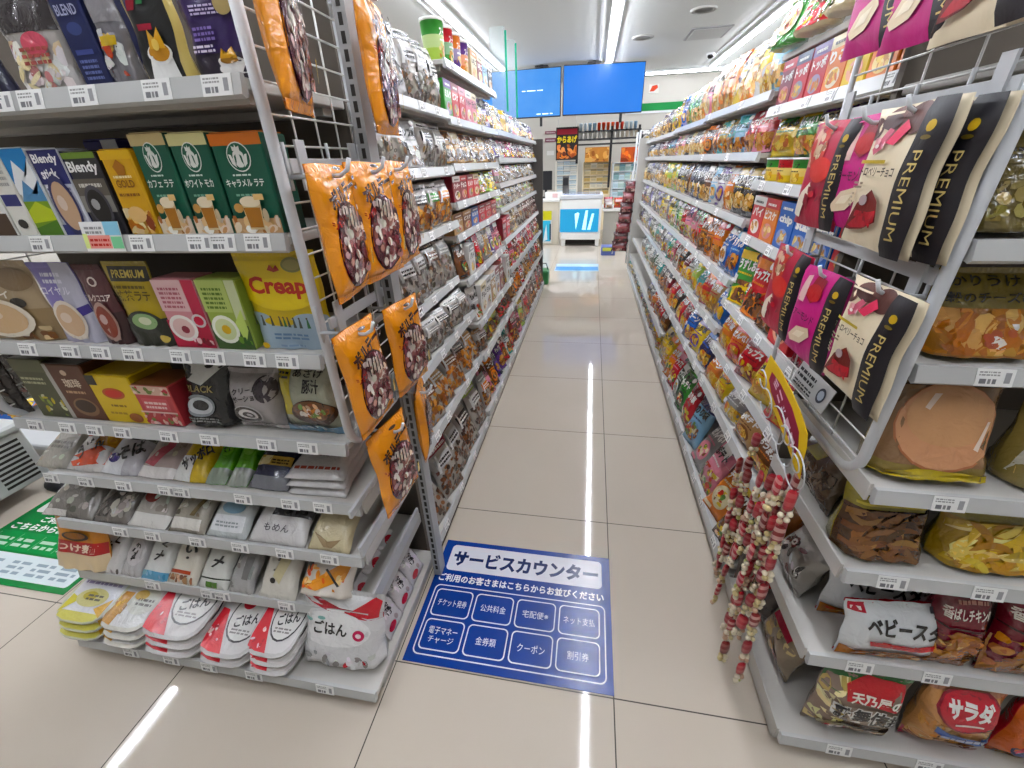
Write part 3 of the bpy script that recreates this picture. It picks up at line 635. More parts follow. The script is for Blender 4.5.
carton_at('c', 216, 254, 345, 280, .06, '9db05a', [('r', 0, .55, .72, 1, 'b8c87a'), ('l', .1, .6, .6, .92, 5, '5f7a2c'), ('r', .75, .45, 1, 1, 'c8d0a8'), ('r', 0, 0, 1, .36, '3f5a2c'), ('e', .38, .3, .35, .21, 'f0f2e6'), ('e', .38, .3, .27, .16, 'cfd8a8'), ('e', .4, .3, .12, .07, 'd8b040'), ('p', [(.7, .4), (.95, .6), (.98, .3), (.82, .1)], 'c2d67a'), ('b', .6, .02, .98, .2, 6, .008, ['e8efc8', '6a9a3c', '2f5a22'])], 'pale green soup carton with a white bowl, beside the yellow pouch', '7f9444', name='soup_carton')
d = [('r', 0, 0, 1, .33, 'a9bccb'), ('e', .12, .33, .16, .06, 'a9bccb'), ('e', .4, .3, .2, .05, 'd9b812'), ('e', .8, .34, .2, .05, 'a9bccb'), ('r', .02, .5, .98, .9, 'e6c912'), ('e', .5, .58, .44, .16, 'edd222'), ('t', 'Creap', .13, .54, .86, .76, 'c0301c', 0, .035), ('p', [(.42, .82), (.46, .87), (.5, .83), (.54, .87), (.58, .82), (.5, .80)], 'b03a1c'), ('e', .74, .87, .13, .07, '8a8a50'), ('e', .74, .87, .1, .05, 'a09a60'), ('l', .3, .12, .75, .2, 2, '6a86a4'), ('l', .36, .04, .68, .08, 1, '8aa0b8'), ('e', .16, .05, .06, .035, 'e8b81c')]
for x in (.1, .22, .34, .46, .52, .58, .66, .74, .84): d += [('p', [(x-.02, .27), (x+.02, .27), (x+.008, .36), (x-.008, .36)], '3c4438' if int(x*100) % 4 else '2f6a3a'), ('e', x, .37, .012, .011, '5a4a3a')]
bag_at('c', 254, 330, 355, 253, .045, 'dcbe10', d, 'bright yellow and pale blue creamer pouch with red lettering', name='creamer_pouch', seals='dcbe10', seed=5, tilt=-.05)
# fourth shelf: drip coffee boxes, tea, syrup and instant soup
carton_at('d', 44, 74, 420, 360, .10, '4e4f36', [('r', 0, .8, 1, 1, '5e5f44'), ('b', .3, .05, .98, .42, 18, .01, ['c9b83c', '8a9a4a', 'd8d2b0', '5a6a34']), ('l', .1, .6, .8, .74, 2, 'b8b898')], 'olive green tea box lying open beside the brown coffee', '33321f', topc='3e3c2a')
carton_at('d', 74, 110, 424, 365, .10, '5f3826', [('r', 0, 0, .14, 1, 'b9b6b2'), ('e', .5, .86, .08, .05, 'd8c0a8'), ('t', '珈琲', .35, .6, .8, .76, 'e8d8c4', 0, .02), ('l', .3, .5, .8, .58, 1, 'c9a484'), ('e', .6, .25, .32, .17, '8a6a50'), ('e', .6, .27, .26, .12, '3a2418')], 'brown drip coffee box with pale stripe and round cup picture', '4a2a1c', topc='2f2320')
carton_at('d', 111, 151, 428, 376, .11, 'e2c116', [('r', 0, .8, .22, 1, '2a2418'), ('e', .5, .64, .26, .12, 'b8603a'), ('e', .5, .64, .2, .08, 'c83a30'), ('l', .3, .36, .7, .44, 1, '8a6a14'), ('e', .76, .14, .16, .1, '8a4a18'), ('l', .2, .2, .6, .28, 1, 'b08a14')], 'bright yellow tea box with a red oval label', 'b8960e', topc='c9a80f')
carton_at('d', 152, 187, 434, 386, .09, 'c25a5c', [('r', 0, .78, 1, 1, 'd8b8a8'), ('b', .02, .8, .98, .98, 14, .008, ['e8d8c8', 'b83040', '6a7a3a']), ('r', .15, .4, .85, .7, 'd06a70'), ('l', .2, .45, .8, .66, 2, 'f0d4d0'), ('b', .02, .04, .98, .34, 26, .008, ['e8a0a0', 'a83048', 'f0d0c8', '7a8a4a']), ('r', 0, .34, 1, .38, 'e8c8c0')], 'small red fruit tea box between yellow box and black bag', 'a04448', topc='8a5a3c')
bag_at('d', 188, 234, 437, 370, .09, '1b1a1c', [('p', [(0, .72), (.45, .6), (.75, .78), (1, .95), (1, 1), (0, 1)], 'dcdcd8'), ('t', 'BLACK', .12, .5, .7, .6, 'b0a070', 0, .02), ('e', .4, .3, .34, .17, '8f9498'), ('e', .42, .3, .28, .13, 'c9ccd0'), ('e', .44, .31, .18, .08, '2a2a2e'), ('l', .15, .06, .8, .14, 2, '8a8a86')], 'black coffee pouch with white folded top and silver cup picture', name='coffee_bag', cat='bag', mat=FOIL, tilt=.12)
bag_at('d', 237, 284, 441, 377, .07, 'a9a3a3', [('e', .82, .72, .2, .2, '3a3038'), ('t', 'クリーム', .2, .66, .7, .75, '2a2226', .15, .02), ('t', 'ポーション', .18, .54, .78, .64, '2a2226', .15, .02), ('e', .42, .3, .32, .17, 'c9c4c4'), ('e', .42, .3, .29, .15, '2a2226'), ('e', .44, .31, .21, .1, 'dcd6d6'), ('e', .45, .3, .14, .06, '3a3034'), ('e', .47, .3, .07, .03, 'dcd6d6'), ('b', .05, .02, .95, .12, 10, .009, ['e8e4e4', 'cfc8c8'])], 'grey bag of creamer portions with a swirl cup', 'pillow', name='portion_bag', cat='bag', mat=FOIL, seals='b8b2b2', tilt=.12)
bag_at('d', 286, 343, 446, 370, .07, 'a9ab98', [('r', 0, .3, .3, 1, 'b9a81c'), ('t', '豚汁', .5, .62, .8, .8, '1c1814', 0, .02), ('l', .1, .8, .28, .9, 2, '3a3410'), ('t', 'あさげ', .34, .82, .85, .92, '2a2620', 0, .015), ('e', .62, .34, .36, .2, '4a2c18'), ('e', .62, .38, .33, .15, '6a4426'), ('b', .35, .28, .9, .5, 26, .009, ['b8703a', 'd8b488', '7a9a4a', 'e8dcc8', '8a4a2a'], 'e'), ('r', 0, 0, 1, .12, '7a9cb8'), ('b', .02, .02, .7, .14, 10, .01, ['a8c4d8', '5f88ac', 'd0dce4'])], 'yellow and grey instant soup pack with a brown bowl picture', 'pillow', name='soup_pack', cat='pack', mat=FOIL, seals='b0ae98', tilt=.12)
# fifth to seventh shelf: flat noodle, tofu and vegetable packs lying down
def lay(o, key, xa, xb, label, cat, tilt=1.25, dy=.012, turn=0, lift=0, group=None):
    z, yf = SHV[key][:2]
    put(o, (xa+xb)/2, yf+dy, z+lift, tilt, turn, 0, True); tag(o, label, cat, group); return o
def vsq(q, k):
    """the same printed shape drawn toward the front end of a lying pack"""
    c = q[0]
    if c in 'rbl': return (c, q[1], q[2]*k, q[3], q[4]*k)+tuple(q[5:])
    if c == 'e': return (c, q[1], q[2]*k, q[3], q[4]*k)+tuple(q[5:])
    if c == 't': return (c, q[1], q[2], q[3]*k, q[4], q[5]*k)+tuple(q[6:])
    return (c, [(x, y*k) for x, y in q[1]], q[2])
def flat_at(key, pl, pr, py, L, d, base, design, label, name='noodle_pack', cat='pack', tilt=1.12, mat=None, seals=None, bands=(), seed=2, turn=0, style='flat', n=1, dy=.012):
    z, yf, x0, x1 = SHV[key]; xl, xr = on_y(pl, py, yf+.02).x, on_y(pr, py, yf+.02).x
    design = [vsq(q, .68) for q in design]
    o = bag(name, xr-xl-.003, L, d, base, design, style, mat or FOIL, seed, mixc(base, 'ffffff', .4), bands, seals=seals)
    return lay(o, key, xl, xr, label, cat, tilt, dy, turn)
BR = '1d1a1c'
flat_at('e', 40, 70, 470, .2, .03, 'a9a49a', [('b', .1, .1, .9, .9, 18, .012, ['c9c4ba', '8f8a82', 'b8a898']), ('l', .2, .4, .8, .6, 2, '7a746c')], 'grey translucent noodle pack at the end of the fifth shelf')
flat_at('e', 72, 104, 474, .21, .04, 'e4dfdc', [('r', .5, .5, 1, 1, 'c98a34'), ('p', [(0, .2), (.7, .5), (1, .4), (1, .15), (.2, .05)], 'd8604a'), ('t', 'うどん', .1, .3, .75, .62, BR, .7, .04), ('e', .2, .75, .16, .1, 'c83a34'), ('b', .5, .55, 1, .95, 14, .014, ['d89a3c', 'e8b860', 'a86a24'])], 'white noodle pack with black brush lettering and orange picture')
flat_at('e', 108, 142, 481, .2, .04, 'c9c6cc', [('r', 0, .0, .6, .35, 'eeeef2'), ('e', .26, .3, .16, .1, '3a2f7a'), ('t', 'そば', .3, .32, .95, .66, BR, .5, .04), ('r', .4, .7, 1, 1, '57524e'), ('b', .5, .7, 1, .98, 10, .012, ['8a857e', '6a645e'])], 'white and grey noodle pack with a purple spot')
flat_at('e', 146, 180, 488, .2, .04, 'b9a7a2', [('r', 0, 0, 1, .2, 'e8e2e0'), ('p', [(.1, .25), (.6, .9), (.85, .85), (.4, .2)], 'b8606a'), ('b', .3, .4, .95, .95, 16, .012, ['cbb8ac', '9a8880', 'd8ccc4'])], 'pinkish clear noodle pack beside the yellow one')
flat_at('e', 182, 213, 494, .21, .045, 'd6b62a', [('r', 0, 0, .55, .45, 'eeeeea'), ('t', 'サッポロ', .08, .3, .95, .6, BR, .75, .045), ('r', .55, .75, 1, 1, '8a8a3a')], 'yellow noodle pack with black slanted lettering')
flat_at('e', 215, 234, 498, .22, .045, '5ea82e', [('r', 0, 0, 1, .26, '8f9c8a'), ('e', .5, .62, .3, .14, '7fc04a'), ('t', 'そば', .25, .55, .75, .7, '1d4a1a', .3, .02), ('r', 0, .9, 1, 1, '3f7a22')], 'bright green noodle roll beside the yellow pack', seed=8)
flat_at('e', 236, 255, 501, .22, .045, '63ad33', [('r', 0, 0, 1, .3, '9aa096'), ('e', .5, .66, .3, .13, '8ac858'), ('r', 0, .92, 1, 1, '3f7a22')], 'second green noodle roll, next to the navy pack', seed=9)
flat_at('e', 257, 294, 504, .2, .05, '1b2140', [('r', 0, 0, 1, .22, '77787e'), ('r', .05, .42, .95, .6, 'c9a85a'), ('p', [(.08, .4), (.4, .44), (.42, .6), (.1, .58)], 'e8d8a0'), ('l', .45, .45, .9, .56, 2, '4a3a14'), ('r', 0, .86, 1, 1, '2a3260')], 'navy blue pack with a gold band on the fifth shelf')
for i, (lf, lab) in enumerate([(0, 'lowest'), (.022, 'middle'), (.044, 'topmost')]):
    xa, xb = on_y(298, 512, .69).x, on_y(352, 515, .69).x
    if i == 0: wp = bag('rice_cake_pack', xb-xa, .19, .026, 'd8d6d6', [('r', .1, .72, .9, 1, '3a3530'), ('e', .5, .74, .36, .14, 'c4c0c0'), ('e', .5, .76, .28, .1, '4a423a'), ('l', .2, .34, .8, .52, 3, 'b0a6b4'), ('l', .1, .12, .9, .2, 1, 'b86a60')], 'flat', FOIL, 4, 'b8b4b0')
    o = wp if i == 0 else wp.copy()
    if i: COL.objects.link(o)
    lay(o, 'e', xa, xb, 'white pack with dark round picture, %s of its small stack' % lab, 'pack', 1.42, .012+.004*i, .02*i, lf, 'white packs stacked at the fifth shelf end')
# sixth shelf
for pl, pr, base, dd, lab in [
    (64, 108, '77726c', [('b', .1, .1, .9, .9, 20, .014, ['98938c', '5f5a54', 'b0aaa2']), ('r', 0, 0, .5, .12, 'cfcac4')], 'dark grey clear pack at the end of the sixth shelf'),
    (111, 143, '6e6862', [('p', [(0, .1), (.4, .1), (.9, 1), (.6, 1)], '3a3330'), ('b', .3, .1, .95, .6, 14, .014, ['9a958e', 'b8b3ac'])], 'smoky clear pack with a dark slanting stripe'),
    (145, 180, 'aaa49c', [('e', .35, .6, .22, .14, '8a2a24'), ('r', 0, 0, 1, .25, 'dcd9d4'), ('b', .2, .3, .9, .95, 16, .014, ['c8c2ba', 'e4e0da', '8a847c'])], 'pale clear pack with a dark red round label'),
    (183, 216, 'a49d90', [('b', .1, .3, .9, .95, 18, .014, ['c4bdb0', '8a7f6a', 'd8d2c6', '5a5244']), ('r', .1, .05, .9, .25, 'dedad2'), ('p', [(.5, .3), (.9, 1), (1, 1), (.65, .3)], '7a6a4a')], 'clear pack of brownish slices on the sixth shelf'),
    (219, 256, 'c6cbcb', [('r', .1, .1, .9, .4, 'e8eaec'), ('e', .5, .55, .3, .12, '8fb0c4'), ('b', .1, .6, .9, .95, 12, .014, ['a8b4b8', 'd8dcdc']), ('l', .2, .18, .8, .3, 2, 'a0a6a8')], 'white pack with faint blue mark on the sixth shelf'),
    (259, 312, 'd6d3d2', [('r', .3, .5, 1, 1, '454448'), ('e', .3, .8, .1, .1, '6a2040'), ('t', 'きぬ', .5, .5, .95, .72, '111114', 0, .05), ('t', 'もめん', .25, .2, .7, .34, '5a565a', 0, .01)], 'white pack with dark grey corner and black lettering'),  # dark grey block behind the upper lettering
    (316, 356, 'd3c6a4', [('p', [(.05, .98), (.95, .98), (.95, .55), (.62, .05), (.38, .05), (.05, .5)], 'dacdab'), ('e', .66, .8, .24, .15, '2b2722'), ('e', .66, .8, .17, .1, '4a443c'), ('p', [(.1, .3), (.4, .04), (.6, .04), (.8, .2), (.5, .1)], 'a08a6a')], 'cream pointed pack with a round black label at the shelf end')]:
    flat_at('f', pl, pr, 530+(pl-64)*.11, .2, .04, base, dd, lab, seed=pl % 7, name='side_dish_pack', tilt=1.1, dy=0)
# seventh shelf
bag_at('g', 78, 122, 578, 522, .06, 'd08a3a', [('r', 0, 0, 1, .26, 'dcc7a4'), ('r', 0, .26, 1, .46, 'a83232'), ('t', 'つけ麺', .1, .29, .9, .43, 'f4e0cc', 0, .03), ('r', .2, .66, .8, .86, 'e8dccb'), ('t', 'つけめん', .25, .7, .75, .82, BR, 0, .02), ('e', .5, .55, .26, .07, '2a2018'), ('e', .5, .56, .2, .05, '8a5a2a'), ('r', .3, .88, .8, 1, 'b03a30')], 'orange and red noodle bag with pale foot, overlooking the green mat', name='noodle_bag', cat='bag', tilt=.3, dy=-.02)
for pl, pr, base, dd, lab in [
    (113, 141, 'dcdad8', [('t', 'ちく', .25, .58, .75, .8, BR, .5, .05), ('t', 'わ', .3, .32, .6, .5, BR, .5, .05), ('b', .05, .02, .95, .14, 8, .008, ['b8b4b0', '6a6662'])], 'white pack with black brush marks, beside the orange bag'),
    (143, 161, 'c0bdbc', [('e', .55, .55, .4, .3, 'd4cfd0'), ('t', 'こう', .3, .55, .7, .75, BR, 1.2, .05), ('t', 'や', .35, .38, .65, .5, BR, 1.2, .05)], 'narrow clear pack with dark marks'),
    (163, 186, 'e2e3e0', [('r', 0, 0, 1, .2, '6aa6c8'), ('t', 'く', .4, .75, .75, .9, BR, 0, .05), ('t', 'メ', .3, .48, .7, .66, BR, .4, .05), ('b', .05, .03, .95, .2, 8, .008, ['8fc0dc', '4a8ab0'])], 'white pack with pale blue foot on the seventh shelf'),
    (188, 214, 'e4ded0', [('t', 'い', .3, .7, .8, .88, BR, 0, .05), ('e', .5, .6, .06, .03, BR), ('r', .05, .24, .8, .32, 'b0503c'), ('b', .05, .03, .9, .22, 12, .01, ['b88a6a', '8a5a44', 'd8b898'])], 'cream pack with brown contents and red stripe'),
    (217, 243, 'dcdcd6', [('t', 'メ', .3, .5, .75, .72, BR, .3, .05), ('r', 0, .22, 1, .25, '2f3a2a'), ('r', .3, .04, .7, .16, '4f7a30')], 'white pack with black cross mark and green spot'),
    (246, 268, 'aaa8a6', [('b', .1, .1, .9, .9, 10, .012, ['c9c7c5', '8a8886']), ('r', .5, .3, .8, .8, '7a7876')], 'long clear grey pack between white packs')]:
    flat_at('g', pl, pr, 585+(pl-113)*.16, .17, .04, base, dd, lab, seed=pl % 5, name='side_dish_pack', tilt=.95, dy=-.006)
flat_at('g', 272, 306, 607, .18, .05, 'dedad0', [('t', 'も', .4, .72, .6, .86, BR, .2, .04), ('t', 'ち', .38, .48, .58, .62, BR, .2, .04), ('e', .4, .36, .08, .06, BR), ('p', [(.5, .9), (.8, .8), (.6, .3), (.4, .45)], 'd8cda8')], 'plump white rice cake bag, second from the shelf end', style='pillow', name='rice_cake_bag', cat='bag', tilt=.9, dy=-.006)
bag_at('g', 310, 356, 614, 560, .07, 'ded6cc', [('r', .15, .7, .85, 1, 'b82a34'), ('t', '紅しゃけ', .2, .86, .82, .97, 'f6e8e0', 0, .03), ('t', 'おかゆ', .25, .73, .8, .84, 'f6e8e0', 0, .03), ('r', .05, .38, .22, .66, '18181a'), ('p', [(.12, .12), (.75, .52), (.95, .58), (.9, .3), (.4, .08)], 'e0984a'), ('b', .1, .1, .9, .48, 20, .01, ['e8a860', 'd88a3c', 'f0c890', 'e06a4a']), ('p', [(.5, .42), (.54, .44), (.86, .2), (.82, .18)], '1c1814')], 'red, white and orange porridge pouch at the seventh shelf end', name='porridge_pouch', seals='ded6cc', dy=-.01, tilt=.75, mat=FILM)

# bottom deck: trays of cooked rice
def rice_tray(name, w, L, h, film, rim, design, body='e4e4e2', seed=1):
    """shallow oval-cornered tray with a printed film lid; stands flat, front toward -y"""
    n = 28; mb = MB()
    def outline(k, z): 
        o = []
        for i in range(n):
            a = 2*PI*i/n; e = 4.0
            c, s = math.cos(a), math.sin(a); r = (abs(c)**e+abs(s)**e)**(-1/e); o.append((c*r*w/2*k, s*r*L/2*k, z))
        return o
    rings = [outline(.72, 0), outline(.78, .004), outline(.93, h-.006), outline(1, h-.004), outline(1, h)]
    vs = [p for r in rings for p in r]; fs = [tuple(range(n-1, -1, -1))]
    for q in range(4):
        for i in range(n): fs.append((q*n+i, q*n+(i+1) % n, q*n+n+(i+1) % n, q*n+n+i))
    mb.mesh(vs, fs, body, 0, True); tray = mb.build(name, CARD)
    mb = MB(); o = outline(1.0, h+.0012); o2 = outline(.9, h+.0022)
    mb.mesh(o+o2+[(0, 0, h+.0025)], [(i, (i+1) % n, n+(i+1) % n, n+i) for i in range(n)]+[(n+i, n+(i+1) % n, 2*n) for i in range(n)], film, 0, True, [rim]*n+[film]*n)
    def clampf(u, v, l=0):
        x, y = (u-.5)*w, (v-.5)*L; q = (abs(x/(w*.49))**4+abs(y/(L*.49))**4)**.25
        if q > 1: x /= q; y /= q
        return (x, y, h+.0026+l)
    print_on(mb, clampf, w, L, design, lift=.0004, step=.0004, cell=.03, smooth=False, seed=seed); mb.build('film_lid', FILM, tray)
    return tray
YL = [('r', .1, .02, .9, .14, 'd4cc6a'), ('p', [(.06, .08), (.3, .3), (.08, .36)], 'cfc23a'), ('p', [(.94, .08), (.7, .2), (.92, .36)], 'd0a030'), ('e', .5, .34, .3, .13, 'cfc88a'), ('e', .44, .36, .14, .06, 'b8a840'), ('l', .12, .52, .88, .92, 6, '9a90b0'), ('l', .4, .3, .72, .4, 2, '4a4636')]
GL = [('p', [(.05, .05), (.3, .05), (.3, .5), (.05, .5)], 'c08a2c'), ('b', .06, .06, .34, .5, 12, .008, ['d8b050', 'a87420']), ('e', .62, .4, .3, .18, 'c8c8be'), ('e', .48, .48, .14, .07, 'c9a860'), ('l', .48, .34, .82, .46, 2, '55504a'), ('l', .14, .66, .9, .92, 4, 'b0aeac')]
RL = [('p', [(.04, .06), (.5, .04), (.34, .3), (.2, .6), (.06, .62)], 'd4303a'), ('b', .06, .06, .36, .4, 9, .006, ['f2d8d8', 'b81c2a']), ('e', .62, .55, .33, .36, '2a2426'), ('e', .62, .55, .305, .335, 'e2e0dc'), ('e', .52, .74, .13, .11, 'd4303a'), ('t', 'ごはん', .42, .42, .86, .58, '1d1a1c', .3, .03), ('l', .45, .3, .8, .38, 2, '8a8684')]
zt, yt = L_SH['h'][0], L_SH['h'][1]
def stack(pl, pr, py, proto, n, dz, tilt, lab, grp, L, dy0=-.015, turn=0):
    xa, xb = on_y(pl, py, yt+.04).x, on_y(pr, py, yt+.04).x
    for i in range(n):
        o = proto if i == 0 else copy_tree(proto)
        put(o, (xa+xb)/2+.022+.004*(i % 2), yt+dy0+.008*i, zt+dz*i, 0, turn, 0, False)
        o.rotation_euler = (tilt, 0, turn); o.location.y += L/2*math.cos(tilt); o.location.z += abs(math.sin(tilt))*L*.5 if i == 0 else abs(math.sin(tilt))*L*.5
        words = ['lowest', 'second', 'topmost'] if n == 3 else (['lower', 'upper'] if n == 2 else ['only'])
        tag(o, lab.replace('#', words[i]), 'rice tray', grp)
def tray_w(pl, pr, py): return on_y(pr, py, yt+.04).x-on_y(pl, py, yt+.04).x-.004
stack(82, 122, 632, rice_tray('rice_tray', tray_w(82, 122, 632), .2, .026, 'dcdce0', 'c8c8b0', YL), 3, .025, .18, '# of the three yellow-fronted rice trays at the deck end', 'yellow-fronted rice trays', .2)
stack(124, 163, 640, rice_tray('rice_tray', tray_w(124, 163, 640), .2, .026, 'd4d4d2', 'c8c4b8', GL), 3, .024, .18, '# of the three gold-cornered rice trays', 'gold-cornered rice trays', .2)
stack(165, 215, 650, rice_tray('rice_tray', tray_w(165, 215, 650), .19, .028, 'd8d5d3', 'c4c0be', RL), 3, .026, .2, '# red rice tray of the stack beside the gold-cornered trays', 'red and white rice trays', .19)
stack(217, 262, 660, rice_tray('rice_tray', tray_w(217, 262, 660), .19, .028, 'd8d5d3', 'c4c0be', RL, seed=3), 2, .026, .2, '# red rice tray of the pair in the middle of the deck', 'red and white rice trays', .19)
stack(264, 304, 670, rice_tray('rice_tray', tray_w(264, 304, 670), .19, .028, 'd8d5d3', 'c4c0be', RL, seed=5), 3, .026, .2, '# red rice tray of the stack beside the big white pack', 'red and white rice trays', .19)
# wrapped three-pack of rice at the corner
xa, xb = on_y(312, 690, yt+.03).x, -.478
o = bag('rice_multipack', xb-xa, .185, .11, 'dddcdc', [('p', [(0, .96), (.5, .78), (1, .74), (1, .66), (.5, .68), (0, .86)], 'b0202e'), ('p', [(.6, .72), (.9, .96), (.98, .92), (.96, .68)], 'c8202e'), ('e', .45, .5, .44, .24, 'f0efee'), ('t', 'ごはん', .2, .42, .62, .6, BR, 0, .03), ('e', .76, .47, .07, .07, 'c8305a'), ('e', .76, .47, .035, .03, 'f0d8e0'), ('e', .3, .64, .05, .025, '8ab8b0'), ('e', .14, .6, .05, .025, '8ab8b0'), ('b', .1, .02, .95, .2, 18, .01, ['f2f2f0', 'c8c6c6', 'b82a34', '8a8686'])], 'pouch', FOIL, 6, seals='dcdcdc')
put(o, (xa+xb)/2, yt+.02, zt, .3, 0, 0, True); tag(o, 'big white wrapped rice multipack with red ribbon print at the deck corner', 'rice pack')
o = MB()
# wrapped rice packs standing along the aisle side of the deck
for i, (y, z) in enumerate([(.66, .064), (.745, .064), (.83, .064)]):
    b = bag('rice_multipack', .085, .19, .03, 'cfcaca', [('e', .5, .86, .22, .09, 'b41a2a'), ('b', .05, .1, .95, .6, 20, .01, ['e8e6e6', 'a8a2a0', 'dcd8d8', '5a5552']), ('t', 'ごはん', .3, .3, .75, .42, BR, 1.3, .03), ('e', .3, .12, .2, .06, 'b8303a')], 'flat', FOIL, 3+i, 'c8c4c2') if i == 0 else b.copy()
    if i: COL.objects.link(b)
    put(b, -.487, y, z, .55, PI/2, 0, True); tag(b, 'clear wrapped rice pack with red dot, %s along the deck side facing the aisle' % ['first', 'second', 'third'][i], 'rice pack', 'wrapped rice packs facing the aisle')
# ------------------------------------------------------------------ bags hanging on the wire panel beside the coffee shelves
CH = ['6a2f38', '8a5a56', 'c9a8a8', 'e2d3cc', '4a1c26', 'a87a72', 'f0e4da']
ORANGE = [('e', .54, .40, .44, .34, '4a1420'), ('e', .54, .40, .415, .32, '7a4248'), ('b', .13, .08, .95, .72, 95, .012, CH, 'e'), ('b', .3, .5, .8, .70, 12, .010, ['f2e4d4', 'e6d0b8'])]
ORANGE += [('p', [(.36+.08*i, .69), (.385+.08*i, .69), (.36+.08*i, .54), (.33+.08*i, .54)], '2a0f14') for i in range(5)]
ORANGE += [('t', 'ポルテーニ', .06, .74, .96, .885, '33120a', .26, .05), ('r', .84, .2, .93, .34, 'e0c060'), ('t', 'ショコラ', .03, .57, .22, .63, 'a8281c', .3, .03), ('e', .5, .965, .09, .014, '3a2a1a')]
def hang(o, x, y, ztop, h, turn, label, cat, group=None, roll=0, tilt=0):
    lean(o, tilt, turn, roll); Mx = Euler(o.rotation_euler).to_matrix(); d = Mx @ Vector((0, 0, h))
    o.location = Vector((x, y, ztop))-d; tag(o, label, cat, group); return o
G_OR = 'orange snack bags on the wire panel'
proto = None
for (y, zt_, turn, tilt, x, lab) in [
    (.685, 1.243, .12, .03, -.42, 'turned orange snack bag by the white post, upper row'), (.81, 1.245, -.08, .02, -.415, 'orange snack bag in the middle of the upper row'),
    (.955, 1.246, .05, .0, -.42, 'orange snack bag at the far end of the upper row, before the slotted upright'), (.66, .983, .02, .06, -.42, 'orange snack bag by the white post, middle row'),
    (.845, .972, -.1, .02, -.41, 'orange snack bag at the far end of the middle row'), (.69, .748, -.1, .05, -.415, 'lowest orange snack bag, its pointed foot hanging over the shelves'),
    (.90, .735, .3, .0, -.425, 'half hidden orange snack bag behind the lowest one'), (.645, 1.515, .34, .02, -.42, 'glossy orange snack bag above the upper row, seen edge-on by the white post'),
    (.90, 1.50, .14, .02, -.405, 'glossy orange snack bag above the upper row, seen edge-on by the slotted upright')]:
    if proto is None: proto = bag('snack_bag', .145, .208, .034, 'ea920e', ORANGE, 'flat', FOIL, 4, 'e08a10', seals='e88e10', nu=14, nv=18); o = proto
    else: o = copy_tree(proto)
    hang(o, x, y, zt_, .208, PI/2+turn, lab, 'snack bag', G_OR, 0, tilt)
# dark pouches on the panel at the other end
for i, (y, z) in enumerate([(.70, .885), (.78, .89)]):
    o = bag('snack_pouch', .14, .2, .03, '2c2624', [('b', .1, .1, .9, .8, 24, .012, ['5a4a40', '8a2f2a', 'c9c4be', '3a302c']), ('r', .1, .82, .9, .94, 'b9b4ae')], 'flat', FOIL, 7) if i == 0 else o.copy()
    if i: COL.objects.link(o)
    hang(o, -1.50, y, z, .2, .15, 'dark shiny pouch hanging off the far panel of the coffee rack, %s' % ('in front' if i == 0 else 'behind another'), 'pouch', 'dark pouches on the far panel')

# ------------------------------------------------------------------ chocolate bags on the other wire panel
def choc(face, band, extra): return [('r', 0, 0, .76, 1, face)]+extra+[('r', .76, 0, 1, 1, band), ('e', .88, .84, .045, .035, 'b8983c'), ('e', .88, .775, .05, .014, '6a5a24'), ('t', 'PREMIUM', .88-.31, .37, .88+.31, .37+.085, 'c9b478', -PI/2, -.004), ('r', .2, .94, .5, .955, mixc(face, '000000', .12))]
LEAF = lambda c1, c2: [('p', [(.14, .12), (.26, .33), (.42, .44), (.55, .36), (.6, .22), (.44, .15), (.24, .12)], c1), ('p', [(.2, .15), (.34, .25), (.57, .3), (.58, .22), (.44, .16), (.26, .14)], c2), ('b', .28, .17, .56, .28, 12, .008, [c2, mixc(c2, '000000', .25)]), ('e', .36, .36, .06, .04, mixc(c1, 'ffffff', .3)), ('p', [(.13, .05), (.15, .05), (.2, .14), (.18, .14)], '2a1814')]
def rot_band_text(): pass
CREAM = [('e', .08, .86, .12, .08, '4a2620'), ('e', .34, .92, .18, .08, '5a342c'), ('e', .58, .90, .16, .10, '51302a'), ('e', .3, .9, .13, .05, '3a1a18'), ('p', [(.16, .72), (.32, .86), (.4, .84), (.3, .72), (.2, .68)], 'c86a7c'), ('p', [(.34, .76), (.5, .9), (.58, .84), (.46, .74)], 'd4536a'), ('b', .18, .7, .34, .8, 8, .006, ['e8a8b0', 'f4d8d8']), ('e', .24, .74, .03, .015, 'f6e8e4'), ('r', .06, .62, .46, .645, 'b8a03c'), ('t', 'ストロベリーチョコ', .06, .53, .64, .595, '3a2a22', 0, .02), ('l', .06, .44, .24, .5, 2, '8a7a68'), ('l', .06, .3, .16, .42, 4, 'a89a84')]+LEAF('6a2420', 'b02a34')
PINK = [('p', [(.12, .62), (.2, .9), (.3, .92), (.28, .62)], 'd8b8b0'), ('p', [(.3, .7), (.4, .94), (.62, .92), (.6, .72), (.44, .64)], '8a2a34'), ('e', .46, .76, .16, .09, 'a83a3c'), ('t', 'アーモンド', .14, .44, .64, .53, '5a0f3c', 0, .02), ('p', [(.16, .2), (.3, .34), (.6, .4), (.66, .32), (.46, .18), (.22, .14)], 'e0cdb0'), ('p', [(.26, .22), (.34, .3), (.56, .34), (.44, .24)], 'f0e4cc')]
RED = [('p', [(.04, .58), (.16, .96), (.3, .96), (.24, .58)], 'c8a088'), ('b', .02, .55, .5, .98, 16, .014, ['c8b090', '8a5a3c', 'e0d0b0', 'b83a30']), ('e', .5, .56, .26, .12, 'c8342c'), ('p', [(.06, .1), (.2, .34), (.34, .44), (.4, .38), (.22, .08)], 'e6dcc8'), ('b', .3, .1, .7, .4, 8, .012, ['b81c34', '8a1024', 'c83a44'])]
